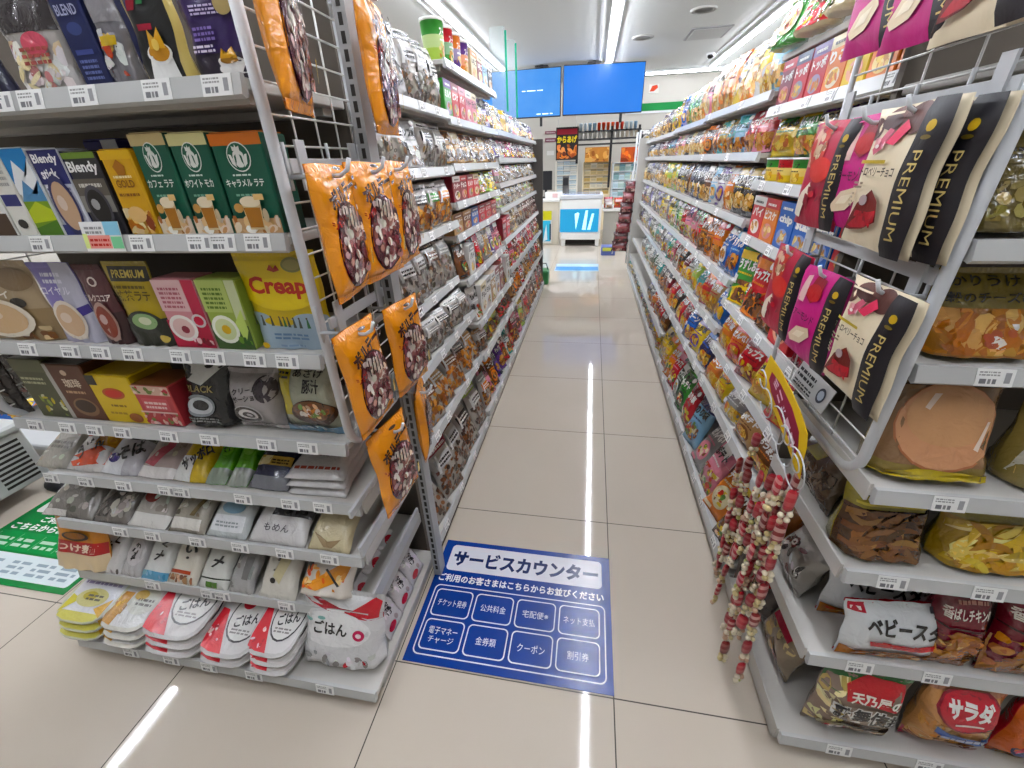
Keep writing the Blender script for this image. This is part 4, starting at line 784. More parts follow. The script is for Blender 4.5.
def choc_bag(kind, w=.185, h=.2):
    f, ex, sd = dict(cream=('e4d7bc', CREAM, 3), pink=('b8407c', PINK, 5), red=('a8203c', RED, 6))[kind]
    return bag('chocolate_bag', w, h, .026, f, choc(f, '17151a', ex), 'flat', MATTE, sd, '4a4650', seals=None, nv=14)
P = {k: choc_bag(k) for k in ('cream', 'pink', 'red')}; used = set()
for kind, x, y, z, sc, turn, lab in [
    ('cream', .452, .79, 1.291, 1, .0, 'cream strawberry chocolate bag in front on the middle row hook'), ('cream', .484, .772, 1.289, 1, .05, 'cream chocolate bag half hidden behind another of its kind, by the white post'),
    ('pink', .466, .90, 1.287, .9, .06, 'pink chocolate bag on the middle row, mostly behind the cream one'), ('red', .460, 1.025, 1.285, .95, .0, 'red chocolate bag at the far end of the middle row'),
    ('cream', .450, .71, 1.050, .93, .0, 'cream strawberry chocolate bag on the lowest row by the white post'), ('pink', .452, .885, 1.033, .9, .05, 'pink almond chocolate bag on the lowest row, above the yellow card'),
    ('red', .452, 1.045, 1.045, .95, .0, 'red chocolate bag at the far end of the lowest row'), ('cream', .458, .745, 1.545, .95, .0, 'cream chocolate bag cut by the picture top, nearest the post'),
    ('pink', .458, .875, 1.555, .93, .02, 'pink chocolate bag cut by the picture top, beside the cream one'), ('pink', .458, 1.0, 1.568, .93, .02, 'pink chocolate bag cut by the picture top, over the orange stick boxes')]:
    o = P[kind] if kind not in used else copy_tree(P[kind]); used.add(kind)
    o.scale = (sc, 1, sc); hang(o, x, y, z, .2*sc, -PI/2+turn, lab, 'chocolate bag', 'chocolate bags on the wire panel')
# small card with dark lettering clipped to the panel's wires
mb = MB(); f = lambda u, v, l=0: (-l, (.5-u)*.15, (v-.5)*.055); mb.box(.0002, -.075, -.0275, .002, .075, .0275, 'b9b9b8')
print_on(mb, f, .15, .055, [('l', .05, .45, .55, .92, 2, '1a1a1c'), ('l', .05, .1, .6, .36, 2, '2a2a2c'), ('e', .8, .5, .1, .3, '3a3c44'), ('e', .8, .5, .07, .2, 'a8b0bc')], lift=.0006, step=.0002, cell=1, smooth=False)
o = mb.build('shelf_card', PAPER, None, (.494, .90, .782)); o.rotation_euler = (0, .25, 0); tag(o, 'small grey card with dark print clipped to the wire panel foot', 'card')

# ------------------------------------------------------------------ big snack bags on the end rack
bag_at('Ra', 972, 1064, 245, 118, .10, '6f6234', [('b', .1, .1, .95, .45, 30, .014, ['8a7a3c', '5a4a20', 'a8965a']), ('r', 0, .6, 1, .8, '7a6c3c'), ('l', .2, .64, .8, .76, 2, '3a321a')], 'olive brown snack bag on the uppermost shelf beside the white post', name='snack_bag', cat='snack bag', mat=FOIL, seals='6f6234')
RCK = ['c98440', 'd89a54', 'b87030', 'e0b070', 'a85f24']
bag_at('Rb', 925, 1040, 366, 280, .10, '8a7a3a', [('r', 0, 0, 1, .56, 'a8743c'), ('t', 'かりうけ', .12, .8, .75, .92, '2a2412', 0, .02), ('t', '穀のチーズ味', .1, .62, .9, .74, '2f2814', 0, .02), ('b', .02, .03, .98, .56, 46, .024, RCK), ('b', .2, .1, .9, .4, 8, .012, ['f2e4d8', 'c06a50'])], 'gold topped bag of round cheese crackers on the second shelf', name='snack_bag', cat='snack bag', mat=FOIL, seals='8a7a3a')
bag_at('Rc', 868, 996, 497, 388, .10, '8c7a44', [('r', 0, .12, 1, .98, '8a6a4c'), ('r', 0, .82, 1, .96, '4a3a2c'), ('l', .15, .84, .9, .92, 2, '7a6a58'), ('e', .52, .46, .43, .40, 'b87a5a'), ('e', .52, .47, .42, .385, 'd6a07c'), ('e', .52, .56, .36, .26, 'd2a27a'), ('p', [(.3, .64), (.38, .76), (.44, .76), (.34, .62)], 'ecd6c6'), ('p', [(.74, .3), (.82, .54), (.84, .54), (.78, .28)], 'f0dccb'), ('p', [(0, .02), (.3, .1), (.9, .06), (.9, .0), (0, 0)], 'b8a440')], 'clear bag holding one huge round pink-orange cracker', name='snack_bag', cat='snack bag', mat=FOIL, seals='8c7a44', tilt=.16)
bag_at('Rc', 1003, 1110, 510, 395, .10, '8d7c48', [('b', .05, .1, .95, .9, 20, .03, ['b89a5a', '9a8444', 'c8b070']), ('p', [(.02, .1), (.1, .5), (.2, .6), (.12, .1)], 'c9c4b4')], 'olive gold bag cut by the picture edge beside the huge cracker', name='snack_bag', cat='snack bag', mat=FOIL, seals='8d7c48')
PRZ = ['5a3a22', '7a5230', '8f6438', '4a2e1a', '6a4426']
bag_at('Rd', 836, 928, 573, 492, .10, '8f8434', [('r', 0, .0, 1, .56, '4a3420'), ('r', .12, .7, 1, .86, '3f4a24'), ('t', '黒糖かりん', .16, .73, .92, .84, '14160c', 0, .02), ('r', .08, .6, 1, .63, 'c8b850'), ('s', .02, .02, .98, .56, 70, .05, .011, PRZ)], 'bag of dark twisted dough sticks under the round cracker', name='snack_bag', cat='snack bag', mat=FOIL, seals='968a38')
FRY = ['d8b850', 'e2c870', 'c8a03c', 'ecd890', 'b8862c']
bag_at('Rd', 934, 1060, 584, 512, .10, '8a7f34', [('r', 0, 0, 1, .6, 'a8883a'), ('r', .1, .68, 1, .92, '9a8f44'), ('t', 'うましお', .3, .72, .95, .88, '2c2a12', 0, .02), ('s', .02, .02, .98, .6, 60, .07, .012, FRY)], 'bag of pale yellow potato fries beside the dark twists', name='snack_bag', cat='snack bag', mat=FOIL, seals='8a7f34')
BABY = [('r', 0, 0, 1, 1, 'dfe2e4'), ('r', .02, .84, .16, .97, 'b82a3a'), ('l', .04, .87, .14, .95, 1, 'f0dcdc'), ('t', 'ベビースター', .14, .5, .96, .78, '141416', -.06, .04), ('p', [(.2, .40), (.6, .36), (1, .5), (1, .40), (.6, .26), (.22, .30)], 'c8202e'), ('t', 'ラーメン', .3, .28, .74, .40, 'e03a3c', -.05, .04), ('r', .7, .9, .98, .98, '4a5058'), ('p', [(.0, .0), (1, .0), (1, .12), (.5, .20), (.0, .18)], 'b8763c'), ('b', .02, .01, .98, .15, 24, .010, ['c88a44', 'a8602c', 'e0b070', 'c8402c'])]
for i, (h_, dy, tl, lab) in enumerate([(.165, .085, .10, 'white and red noodle snack bag standing behind its twin'), (.135, .0, .22, 'white and red noodle snack bag in front of its twin')]):
    o = bag('snack_bag', .215, h_, .05, 'dfe2e4', BABY, 'pillow', FOIL, 4+i, seals='c83a40'); put(o, .662+.004*(1-i), R_SH['e'][1]+dy, R_SH['e'][0], tl, .06*i, 0, True); tag(o, lab, 'snack bag')
NUT = ['b8783a', 'c98c48', 'a8642c', 'd8a864', '8f4f20']
for i, (pl, pr, pb, pt) in enumerate([(908, 966, 668, 596), (970, 1062, 672, 598)]):
    bag_at('Re', pl, pr, pb, pt, .07, '6f1f2a', [('r', 0, .93, 1, 1, '86303a'), ('t', '香ばしチキン味', .06, .66, .94, .78, 'f0e6dc', 0, .025), ('l', .25, .82, .8, .88, 1, 'c88a80'), ('r', 0, .56, 1, .58, '4a121a'), ('p', [(0, 0), (1, 0), (1, .4), (.7, .52), (.3, .54), (0, .42)], 'a06830'), ('b', .02, .02, .98, .5, 50, .013, NUT)], 'dark red bag of golden chicken snacks, %s' % ('next to the white noodle snacks' if i == 0 else 'cut by the picture edge'), 'pillow', 'snack_bag', 'snack bag', .2, '6f1f2a', FOIL, seed=3+i, dy=-.004)
OK_ = ['8a6a44', 'a8885a', '6a4e34', 'c0a070']
bag_at('Rf', 793, 886, 748, 686, .08, '8a7668', [('p', [(.0, .82), (1, .7), (1, 1), (0, 1)], '2f6a34'), ('b', .0, .1, .3, .95, 20, .02, ['d8c48a', 'c0a868', 'e6d8a8']), ('p', [(.25, .74), (.9, .66), (.9, .94), (.5, 1), (.25, .9)], 'b82a30'), ('t', '天乃屋の', .3, .70, .9, .82, 'f4ece0', -.08, .03), ('p', [(.1, .46), (1, .38), (1, .62), (.1, .7)], '9a8a7a'), ('t', '歌舞伎揚', .10, .43, 1.0, .67, 'e8e4dc', -.08, .10), ('t', '歌舞伎揚', .12, .44, .98, .66, '0f0f12', -.08, .03), ('e', .28, .22, .2, .13, 'b8ae84'), ('r', .14, .14, .44, .28, 'c02834'), ('r', .18, .22, .34, .3, 'f0e8dc'), ('t', '1', .19, .2, .26, .29, '18181a', 0, .03), ('b', .45, .05, 1, .34, 14, .022, OK_), ('p', [(.74, .1), (.92, .22), (.94, .08)], 'e8e8e4')], 'brown and red rice cracker bag at the deck corner, lowest shelf', 'pillow', 'snack_bag', 'snack bag', .03, '8a7668', FOIL, dy=-.002)
SAL = ['e0b078', 'd8a060', 'ecc898', 'cf9050']
bag_at('Rf', 888, 970, 765, 700, .08, 'd09a68', [('r', 0, 0, 1, .18, 'a83040'), ('b', .02, .1, .98, .6, 40, .02, SAL), ('e', .5, .80, .42, .24, '8a1c2c'), ('e', .5, .80, .39, .215, 'c02a38'), ('t', 'サラダ', .2, .72, .8, .92, 'f4f0ec', -.06, .05), ('r', .3, .66, .7, .68, 'f0e0dc'), ('p', [(.12, .56), (.94, .44), (.94, .34), (.12, .46)], '5a70a8'), ('l', .2, .42, .9, .5, 1, 'c4cce4'), ('e', .76, .26, .09, .07, 'b85a40'), ('r', .5, .16, .7, .26, 'c06a50'), ('r', .76, .04, .98, .12, '34406a')], 'pinkish orange salad cracker bag with a red oval, lowest shelf', 'pillow', 'snack_bag', 'snack bag', .03, 'c08a70', FOIL, dy=-.002)
bag_at('Rf', 974, 1066, 778, 710, .08, 'c8242e', [('r', 0, .0, .12, 1, 'd8682c'), ('t', 'ハッピー', .12, .66, .98, .9, 'f4f0ec', 0, .05), ('t', 'ターン', .14, .46, .74, .6, 'f0c81c', 0, .04), ('e', .42, .28, .34, .16, '23265a'), ('l', .2, .2, .66, .36, 3, 'b8bce0'), ('b', .1, .0, .98, .12, 14, .018, ['d8a83c', 'e8c060'])], 'red cracker bag with white lettering and a navy oval, lowest shelf', 'pillow', 'snack_bag', 'snack bag', .03, 'c8242e', FOIL, dy=-.002)
# bags on the same shelves but facing the aisle
for y, z, w_, h_, base, dd, lab, tl in [
    (.85, R_SH['d'][0], .17, .15, '5a4a3c', [('b', .05, .05, .95, .6, 30, .02, ['4a382a', '7a6450', '3a2c22']), ('p', [(.3, .6), (.5, 1), (.8, 1), (.6, .6)], '8a8438'), ('r', 0, .82, .3, 1, '4a2a4a')], 'brown bag facing the aisle under the wire panel foot', .2),
    (.80, R_SH['e'][0], .13, .14, '9a9690', [('b', .1, .2, .9, .8, 18, .014, ['c8c4c0', '6a3a3a', '2f2c2c', 'dcd8d4'])], 'grey noodle snack bag facing the aisle above the brown one', .3),
    (.92, R_SH['e'][0], .1, .15, '8a5a34', [('p', [(0, 0), (.5, .2), (1, .1), (1, .6), (0, .5)], 'a85f28'), ('b', .1, .6, .9, .9, 10, .014, ['b83a30', 'd8c8b8', '7a3a24'])], 'amber brown bag facing the aisle, third shelf from the floor', .25),
    (.74, R_SH['f'][0], .14, .15, '8a7a64', [('b', .05, .05, .95, .7, 24, .018, ['a8905c', '6a5438', 'c0a878', 'b03a3c']), ('r', .2, .7, .8, .92, 'a83a48')], 'tan and crimson bag facing the aisle on the deck corner', .2),
    (.88, R_SH['f'][0], .16, .17, '4a4038', [('p', [(0, .5), (.6, .6), (1, .9), (0, .95)], 'b01c22'), ('b', .1, .05, .9, .5, 18, .016, ['8a6f4c', '5f4a34', 'a89068'])], 'dark bag with a red top corner facing the aisle', .2)]:
    o = bag('snack_bag', w_, h_, .07, base, dd, 'pillow', FOIL, int(y*100) % 7, seals=base); put(o, .512, y, z, tl, -PI/2, 0, True); tag(o, lab, 'snack bag')

# ------------------------------------------------------------------ yellow header card with candy strings
t = empty('candy_card', (.43, .9, .70)); tag(t, 'yellow pointed hanging card with magenta lettering and white rings', 'card')
px = [(771, 355), (781, 370), (792, 391), (802, 414), (808, 434), (807, 448), (803, 462), (800, 479), (796, 470), (788, 446), (778, 420), (769, 398), (764, 384), (766, 368)]
pts = [on_x(a, b, .43)-t.location for a, b in px]
def thick(pts, th, col, name, parent, mat=PAPER, dx=0):
    mb = MB(); n = len(pts); A = [(p.x-th+dx, p.y, p.z) for p in pts]; B = [(p.x+dx, p.y, p.z) for p in pts]
    mb.mesh(A+B, [tuple(range(n)), tuple(range(2*n-1, n-1, -1))]+[(i, n+i, n+(i+1) % n, (i+1) % n) for i in range(n)], col); return mb.build(name, mat, parent)
thick(pts, .0015, 'dcb414', 'header', t)
ctr = sum(pts, Vector())/len(pts)
ip = [on_x(a, b, .43)-t.location for a, b in [(773, 372), (782, 385), (793, 408), (800, 432), (799, 448), (796, 455), (788, 434), (779, 411), (772, 392), (770, 380)]]
pl_ = thick(ip, .0006, '8a1f3a', 'title_plate', t, dx=-.0016)
a, b = on_x(776, 378, .43)-t.location, on_x(795, 448, .43)-t.location
mb = MB(); dirv = (b-a); L = dirv.length; dirv.normalize(); side = Vector((0, -dirv.z, dirv.y))
fx = lambda u, v, l=0: tuple(Vector((-.0024-l, 0, 0))+Vector((0, a.y, a.z))+dirv*(L*u)+side*((v-.5)*.034))
for i, ch in enumerate('ミニボーロ'): print_on(mb, fx, L, .034, [('t', ch, .02+.2*i, .2, .17+.2*i, .8, 'f0c8d8' if i != 2 else 'e8e4f4', PI/2 if 0 else 0, .05)], cell=1, smooth=False)
mb.build('title', PAPER, pl_)
RINGS = [(763, 379, 5), (766, 403, 8), (777, 425, 11), (786, 411+24, 6), (784, 446, 12), (795, 463, 6), (794, 469, 14)]
for cx, cy, r in RINGS:
    mb = MB(); c = on_x(cx, cy, .42)-t.location; rr = .8*(on_x(cx+r, cy, .42)-on_x(cx-r, cy, .42)).length/2
    mb.tube([(c.x-.004*math.sin(a), c.y+rr*math.cos(a), c.z+rr*math.sin(a)) for a in [.9+i*(2*PI-1.3)/14 for i in range(15)]], .0016, 6); mb.build('ring', WHITE, t)
CLEAR = plain('cloudy_clear_film', 'a89a90', .2, 0, .6, .2, 60, .5, 40)
def candy_string(n, seed):
    rnd = random.Random(seed); t = empty('candy_string'); z = 0
    for i in range(n):
        mb = MB(); q = rnd.uniform(.042, .056); r = rnd.uniform(.0095, .0125); c = rnd.choice(['a8222e', '94202a', 'b02c38', '7f2a2a', '9a3038']); c2 = mixc(c, 'e8c8c0', rnd.choice([.15, .5])); fl = rnd.uniform(.45, .7)
        mb.lathe([(.003, z-q), (r*.9, z-q+.006), (r, z-q*.7), (r*1.05, z-q*.5), (r, z-q*.3), (r*.9, z-.006), (.003, z)], 10, c, 0, [c, c, c2, c, c2, c], 1, fl); z -= q
        mb.build('red_wrapper', FILM, t); mb = MB()
        for k in range(rnd.choice([4, 5, 6])):
            r = rnd.uniform(.0058, .0078); c = rnd.choice(['d8cba4', 'e6dcc4', 'cdbb8c', 'dccfb8', 'c8a890', 'b8b878' if rnd.random() < .25 else 'e0d6be']); ox = (.0058 if k % 2 else -.0058)+rnd.uniform(-.002, .002); oy = rnd.uniform(-.003, .003); zz = z-.006-.0072*k
            mb.tube([(ox, oy, zz+r), (ox, oy, zz+r*.6), (ox, oy, zz), (ox, oy, zz-r*.6), (ox, oy, zz-r)], [.001, r*.8, r, r*.8, .001], 8, c)
        z -= .0072*k+.016; mb.build('biscuit_beads', FILM, t)
    t['len'] = -z; return t
ENDS = [(706, 582, .44), (712, 665, .40), (726, 672, .405), (739, 642, .42), (750, 610, .43), (762, 577, .44), (776, 535, .44), (735, 605, .41), (725, 635, .42), (745, 560, .42), (731, 570, .43), (757, 540, .45), (718, 610, .445), (709, 600, .47), (748, 590, .44), (768, 560, .40), (722, 560, .46), (738, 600, .40), (754, 575, .41)]
for i, (px_, py_, X) in enumerate(ENDS):
    e = on_x(px_, py_, X); e.z = max(e.z, .02); L = .56+.03*((i*3) % 4)-e.z; n = max(2, round(L/.101)); o = candy_string(n, i); L0 = o['len']; del o['len']
    o.location = (X, e.y, e.z+L0); o.rotation_euler = (R.uniform(-.05, .05), R.uniform(-.03, .03), R.uniform(0, 3))
    tag(o, 'string of red wrapped candies and pale biscuit beads hanging under the yellow card', 'candy string', 'candy strings under the yellow card')

# ------------------------------------------------------------------ floor mats
def rr(x0, y0, x1, y1, r, a): 
    o = []
    for cx, cy, s in ((x1-r, y1-r*a, 0), (x0+r, y1-r*a, 1), (x0+r, y0+r*a, 2), (x1-r, y0+r*a, 3)):
        for k in range(5): t = PI/2*(s+k/4); o.append((cx+r*math.cos(t), cy+r*a*math.sin(t)))
    return o
def frame(x0, y0, x1, y1, r, a, w_, out, inn): return [('p', rr(x0, y0, x1, y1, r, a), out), ('p', rr(x0+w_, y0+w_*a, x1-w_, y1-w_*a, r-w_*.6, a), inn)]
def floor_mat_obj(name, x0, y0, x1, y1, base, design, label):
    W, D = x1-x0, y1-y0; mb = MB(); mb.box(-W/2, 0, 0.0004, W/2, D, .002, base, 0)
    print_on(mb, lambda u, v, l=0: ((u-.5)*W, v*D, .0021+l), W, D, design, lift=.0001, step=.00012, cell=1, smooth=False)
    o = mb.build(name, [plain_print], None, ((x0+x1)/2, y0, 0)); tag(o, label, 'floor mat'); return o
plain_print = printed('glossy_floor_vinyl', .22, 0, 1, .5)
B1 = '23408c'; a = (.123+.463)/(1.035-.605); W_ = 'eef0f6'
d = [('p', rr(.05, .71, .955, .955, .025, a), 'e6e6ee'), ('t', 'サービスカウンター', .075, .755, .935, .905, '24305c', 0, .045), ('t', 'ご利用のお客さまはこちらからお並びください', .03, .605, .965, .675, 'f4f6fa', 0, .03)]
d += frame(.03, .05, .97, .575, .03, a, .006, W_, B1)
cells = ['チケット発券', '公共料金', '宅配便※', 'ネット支払', None, '金券類', 'クーポン', '割引券']
for i, c in enumerate(cells):
    x = .05+.227*(i % 4); y = .325 if i < 4 else .085
    d += frame(x, y, x+.21, y+.215, .025, a, .006, W_, B1)
    if c: ww = min(.16, .034*len(c)); d.append(('t', c, x+.105-ww/2, y+.08, x+.105+ww/2, y+.135, 'f2f4fa', 0, .0))
    else: d += [('t', '電子マネー', x+.03, y+.11, x+.18, y+.16, 'f2f4fa', 0, .0), ('t', 'チャージ', x+.04, y+.05, x+.17, y+.095, 'f2f4fa', 0, .0)]
floor_mat_obj('floor_mat', -.463, .605, .123, 1.035, B1, d, 'blue service counter floor mat with white lettering on the beige tiles')
GR = '1f7a3c'; x0, x1, y0, y1 = -2.28, -1.685, .625, 1.055; a = (x1-x0)/(y1-y0)
d = [('p', rr(.05, .71, .955, .955, .025, a), 'e2e8e2'), ('t', 'セルフレジ', .12, .75, .9, .91, '1f6a3a', 0, .045), ('t', 'ご利用のお客さまは', .2, .60, .8, .67, 'f0f4f0', 0, .03), ('t', 'こちらからお並びください', .05, .50, .95, .58, 'f0f4f0', 0, .03)]
d += [('p', rr(.03, .05, .97, .27, .02, a), 'dfe8ea'), ('r', .03, .29, .97, .48, '2a8a48')]
for i in range(5): d += [('l', .06+.185*i, .33, .2+.185*i, .44, 2, 'bcd8c4'), ('l', .06+.185*i, .09, .2+.185*i, .23, 3, '9aa8b0'), ('r', .045+.185*i, .31, .048+.185*i, .46, '8ac49c')]
floor_mat_obj('floor_mat', x0, y0, x1, y1, GR, d, 'green self checkout floor mat behind the orange noodle bag')
# grey appliance with louvres and its castor, beyond the coffee rack
t = empty('chest_cooler', (-2.36, .95, 0)); tag(t, 'light grey louvred cooler box beyond the coffee rack', 'cooler')
GP = plain('light_grey_panel', 'b9bbba', .4)
mb = MB(); mb.box(-.7, -.62, .06, 0, .15, .30, 'ffffff', 0, .008); mb.build('body', GP, t)
mb = MB(); mb.box(-.72, -.64, .3005, .012, .17, .335, 'ffffff', 0, .01); mb.build('lid', GP, t)
mb = MB()
for i in range(5):
    for k in range(9): mb.box(.0003, -.6+.15*i, .085+.022*k, .0012, -.48+.15*i, .096+.022*k)
mb.build('louvres', DARK, t)
t = empty('floor_fan', (-2.30, 1.19, 0)); tag(t, 'round black disc base on the floor behind the green mat', 'stand')
mb = MB(); mb.lathe([(0, 0), (.15, 0), (.155, .012), (.13, .02), (0, .026)], 28); mb.build('base_disc', BLACK, t)
mb = MB(); mb.tube([(0, 0, .026), (0, 0, .5)], .012, 8); mb.build('pole', BLACK, t)
# ------------------------------------------------------------------ goods along the aisle: prototypes by kind and two colours, copied into place
PAL = dict(r=('c0262e', 'red'), dr=('7d1c28', 'dark red'), p=('d88a9a', 'pink'), m=('b03a70', 'magenta'), o=('d9772a', 'orange'), y=('e0bd2c', 'yellow'), g=('3f8a3c', 'green'), dg=('2a4f34', 'dark green'),
           t=('3f8f8c', 'teal'), lb=('8cb8d4', 'pale blue'), b=('2f62b0', 'blue'), n=('232c58', 'navy'), v=('5c3a80', 'violet'), lv=('a09cc8', 'lavender'), w=('dedcd8', 'white'), k=('242224', 'black'),
           br=('6f4326', 'brown'), tn=('b08a5c', 'tan'), c=('d8caa4', 'cream'), gr=('8c8a88', 'grey'), gd=('a88a3c', 'gold'), si=('b6b4b2', 'silver'), lg=('a3bf5a', 'lime'))
FOOD = dict(tan=['c89a58', 'dcb878', 'a87838', 'e8cc98'], nut=['8a5228', 'b87a3c', '6a3a1c', 'cf9a5c'], choc=['4a2a1c', '6f4328', '8a5a3c', '2f1a12'], fry=['d8a83c', 'e6c46a', 'b8822a', 'c8642a'], grey=['7a746c', '5a544e', '9a948c', '86664c', 'aea89e', '4a443e'], mix=['b83a30', 'd8b84c', '5a7a3a', 'e0d0b0', '7a4a2c'])
_pr = {}
def goods(kind, a, b, W, Hh, food, word=None):
    k = (kind, a, b, round(W, 2), round(Hh, 2), food, word)
    if k in _pr: return copy_tree(_pr[k])
    ca, cb = PAL[a][0], PAL[b][0]; sd = len(_pr)+3; rnd = random.Random(sd); F = FOOD[food]; ink = 'f2f0ea' if sum(C(ca)[:3]) < 1.1 else '1c1a1c'
    ink2 = 'f4f2ec' if sum(C(cb)[:3]) < 1.1 else '201c1c'
    if kind in 'BP':
        d = [('r', 0, .80, 1, .95, cb)] if rnd.random() < .6 else [('p', [(0, .6), (.5, .74), (1, .62), (1, .96), (0, .96)], cb)]
        d += [('t', rnd.choice(['ポテト', 'チップス', 'うすしお', 'コーン', 'のり塩', 'せんべい', 'おつまみ']), .14, .62, .86, .80, ink, rnd.uniform(-.1, .1), .05), ('l', .2, .54, .8, .6, 1, cb)]
        st = rnd.random()
        if st < .22: d += [('e', .5, .3, .38, .2, mixc(ca, '000000', .3)), ('b', .14, .12, .86, .48, 26, .016, F, 'e')]
        elif st < .5: d += [('b', .04, .04, .96, .42, 34, .016, F)]
        elif st < .75: d += [('p', [(0, 0), (1, 0), (1, .5), (.6, .36), (0, .2)], cb), ('b', .3, .04, .98, .44, 18, .02, F), ('t', rnd.choice(['塩', '梅', '海苔', '辛']), .06, .34, .3, .52, ink, 0, .05)]
        else: d += [('e', .5, .32, .32, .19, cb), ('b', .26, .2, .74, .44, 14, .014, F, 'e'), ('r', .05, .04, .4, .1, cb)]
        d += [('e', .82, .9, .1, .06, ink2)]
        o = bag('snack_bag', W, Hh, .05, ca, d, 'pillow' if kind == 'B' else 'pouch', FOIL, sd, mixc(ca, 'b0b0b0', .3), nu=10, nv=12)
    elif kind == 'N':                                              # clear bag, header strip, contents in the lower part
        d = [('r', 0, .84, 1, .97, ca), ('l', .15, .87, .85, .94, 1, ink), ('r', .12, .56, .88, .76, cb), ('l', .2, .6, .8, .73, 2, ink2), ('b', .04, .03, .96, .56, 46, .014, F), ('p', [(.1, .5), (.2, .82), (.26, .82), (.18, .5)], 'dcdad6')]
        o = bag('nut_bag', W, Hh, .045, 'a8a29a', d, 'pillow', FOIL, sd, nu=10, nv=12)
    elif kind in 'XS':
        d = [('r', 0, .78, 1, 1, cb), ('t', word or rnd.choice(['クッキー', 'チョコ', 'ビスケ', 'ミルク', 'いちご', 'パイ']), .1, .52, .9, .74, ink, 0, .05), ('e', .5, .26, .34, .18, mixc(cb, 'ffffff', .25)), ('b', .2, .12, .8, .4, 10, .012, F, 'e'), ('l', .2, .84, .8, .94, 1, ink2)]
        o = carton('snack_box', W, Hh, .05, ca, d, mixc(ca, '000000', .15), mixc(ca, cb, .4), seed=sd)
    elif kind in 'CT':
        n = 20; r = W/2; mb = MB(); mb.lathe([(0, 0), (r*.78, 0), (r*.80, .004), (r*.86, Hh*.3), (r*.92, Hh*.6), (r*.97, Hh*.93), (r*1.02, Hh*.94), (r*1.02, Hh), (0, Hh)], n, ca, 0, [ca, ca, ca, mixc(ca, 'ffffff', .2), cb, 'e8e6e0', 'e8e6e0', mixc(cb, 'ffffff', .5)])
        f = lambda u, v, l=0: ((r*(.8+.17*v)+l)*math.sin((u-.5)*2.4), -(r*(.8+.17*v)+l)*math.cos((u-.5)*2.4), v*Hh)
        print_on(mb, f, W*1.15, Hh, [('t', word or rnd.choice(['りこ', 'スープ', 'コーン']), .25, .58, .75, .78, ink, 0, .05), ('b', .2, .08, .8, .42, 16, .010, F), ('l', .25, .46, .75, .54, 1, ink)], cell=.008, seed=sd)
        o = mb.build('snack_cup', CARD)
    _pr[k] = o; return o
KNAME = dict(B='snack bag', P='snack pouch', N='nut bag', X='snack box', S='slim box', C='snack cup', T='tall snack cup')
ORD = ['first', 'second', 'third', 'fourth', 'fifth', 'sixth', 'seventh', 'eighth', 'ninth', 'tenth', 'eleventh', 'twelfth', 'thirteenth', 'fourteenth', 'fifteenth']
BAYN = ['one', 'two', 'three', 'four', 'five']
_rng = random.Random(11)
def fill(side, bi, si, row, food='tan', tilt=.12, gap=.0, hmax=.24, dx=.004, back=0, y0=None, y1=None, base=0, hf=None, zup=0):
    bays, shs = (BAY_L, SH_L) if side < 0 else (BAY_R, SH_R)
    ya, yb = bays[bi]; ya = y0 or ya; yb = y1 or yb; z, xf = shs[bi][si]; z += zup
    above = min([q[0] for q in shs[bi] if q[0] > z+.05] or [z+.34]); room = min(hmax, above-z-.035) if above < 2 else hmax
    toks = row.split(); n = len(toks); q = (yb-ya-.02)/n; rack = 'nuts rack' if side < 0 else 'crisps rack'
    for i, tk in enumerate(toks):
        k, a, b = tk.split('.')[:3]; fd = tk.split('.')[3] if tk.count('.') > 2 else food
        W = min(.19, (q-.004)*(.96 if k in 'BPN' else 1)) if k in 'BPNXS' else min(.085, q-.002)
        Hh = hf or room*dict(B=.96, P=.95, N=.95, X=.86, S=.92, C=.86, T=.95)[k]
        if k in 'BPN': Hh = min(Hh, W*1.75)
        y = ya+.01+q*(i+.5)+_rng.uniform(-.004, .004)
        o = goods(k, a, b, W, Hh, fd, tk.split('.')[4] if tk.count('.') > 3 else None); t = tilt*_rng.uniform(.6, 1.3) if k in 'BPN' else tilt*.2
        put(o, side*(xf+dx+back), y, z, t, (PI/2 if side < 0 else -PI/2)-side*-1*_rng.uniform(.02, .3)*(k in 'BPN'), 0, True)
        na, nb = PAL[a][1], PAL[b][1]; col = na if a == b else '%s and %s' % (na, nb)
        lab = '%s %s, %s from near end, %s shelf down, bay %s, %s' % (col, KNAME[k], ORD[i+base], ORD[si], BAYN[bi], rack)
        if back: lab = '%s %s, %s atop the cups, %s shelf down, bay %s, %s' % (col, KNAME[k], ORD[i+base], ORD[si], BAYN[bi], rack)
        if len(lab.split()) > 16: lab = lab.replace(' shelf down', ' shelf').replace('snack bag', 'bag')
        tag(o, lab, KNAME[k].split()[-1] if k not in 'BPN' else ('nut bag' if k == 'N' else 'snack bag'), '%s on the %s' % ({'B': 'snack bags', 'P': 'snack bags', 'N': 'nut bags', 'X': 'snack boxes', 'S': 'snack boxes', 'C': 'snack cups', 'T': 'snack cups'}[k], rack))
# rows are written from the near end to the far end
RT = lambda bi, si, row, **k: fill(1, bi, si, row, **k)
LT = lambda bi, si, row, **k: fill(-1, bi, si, row, **k)
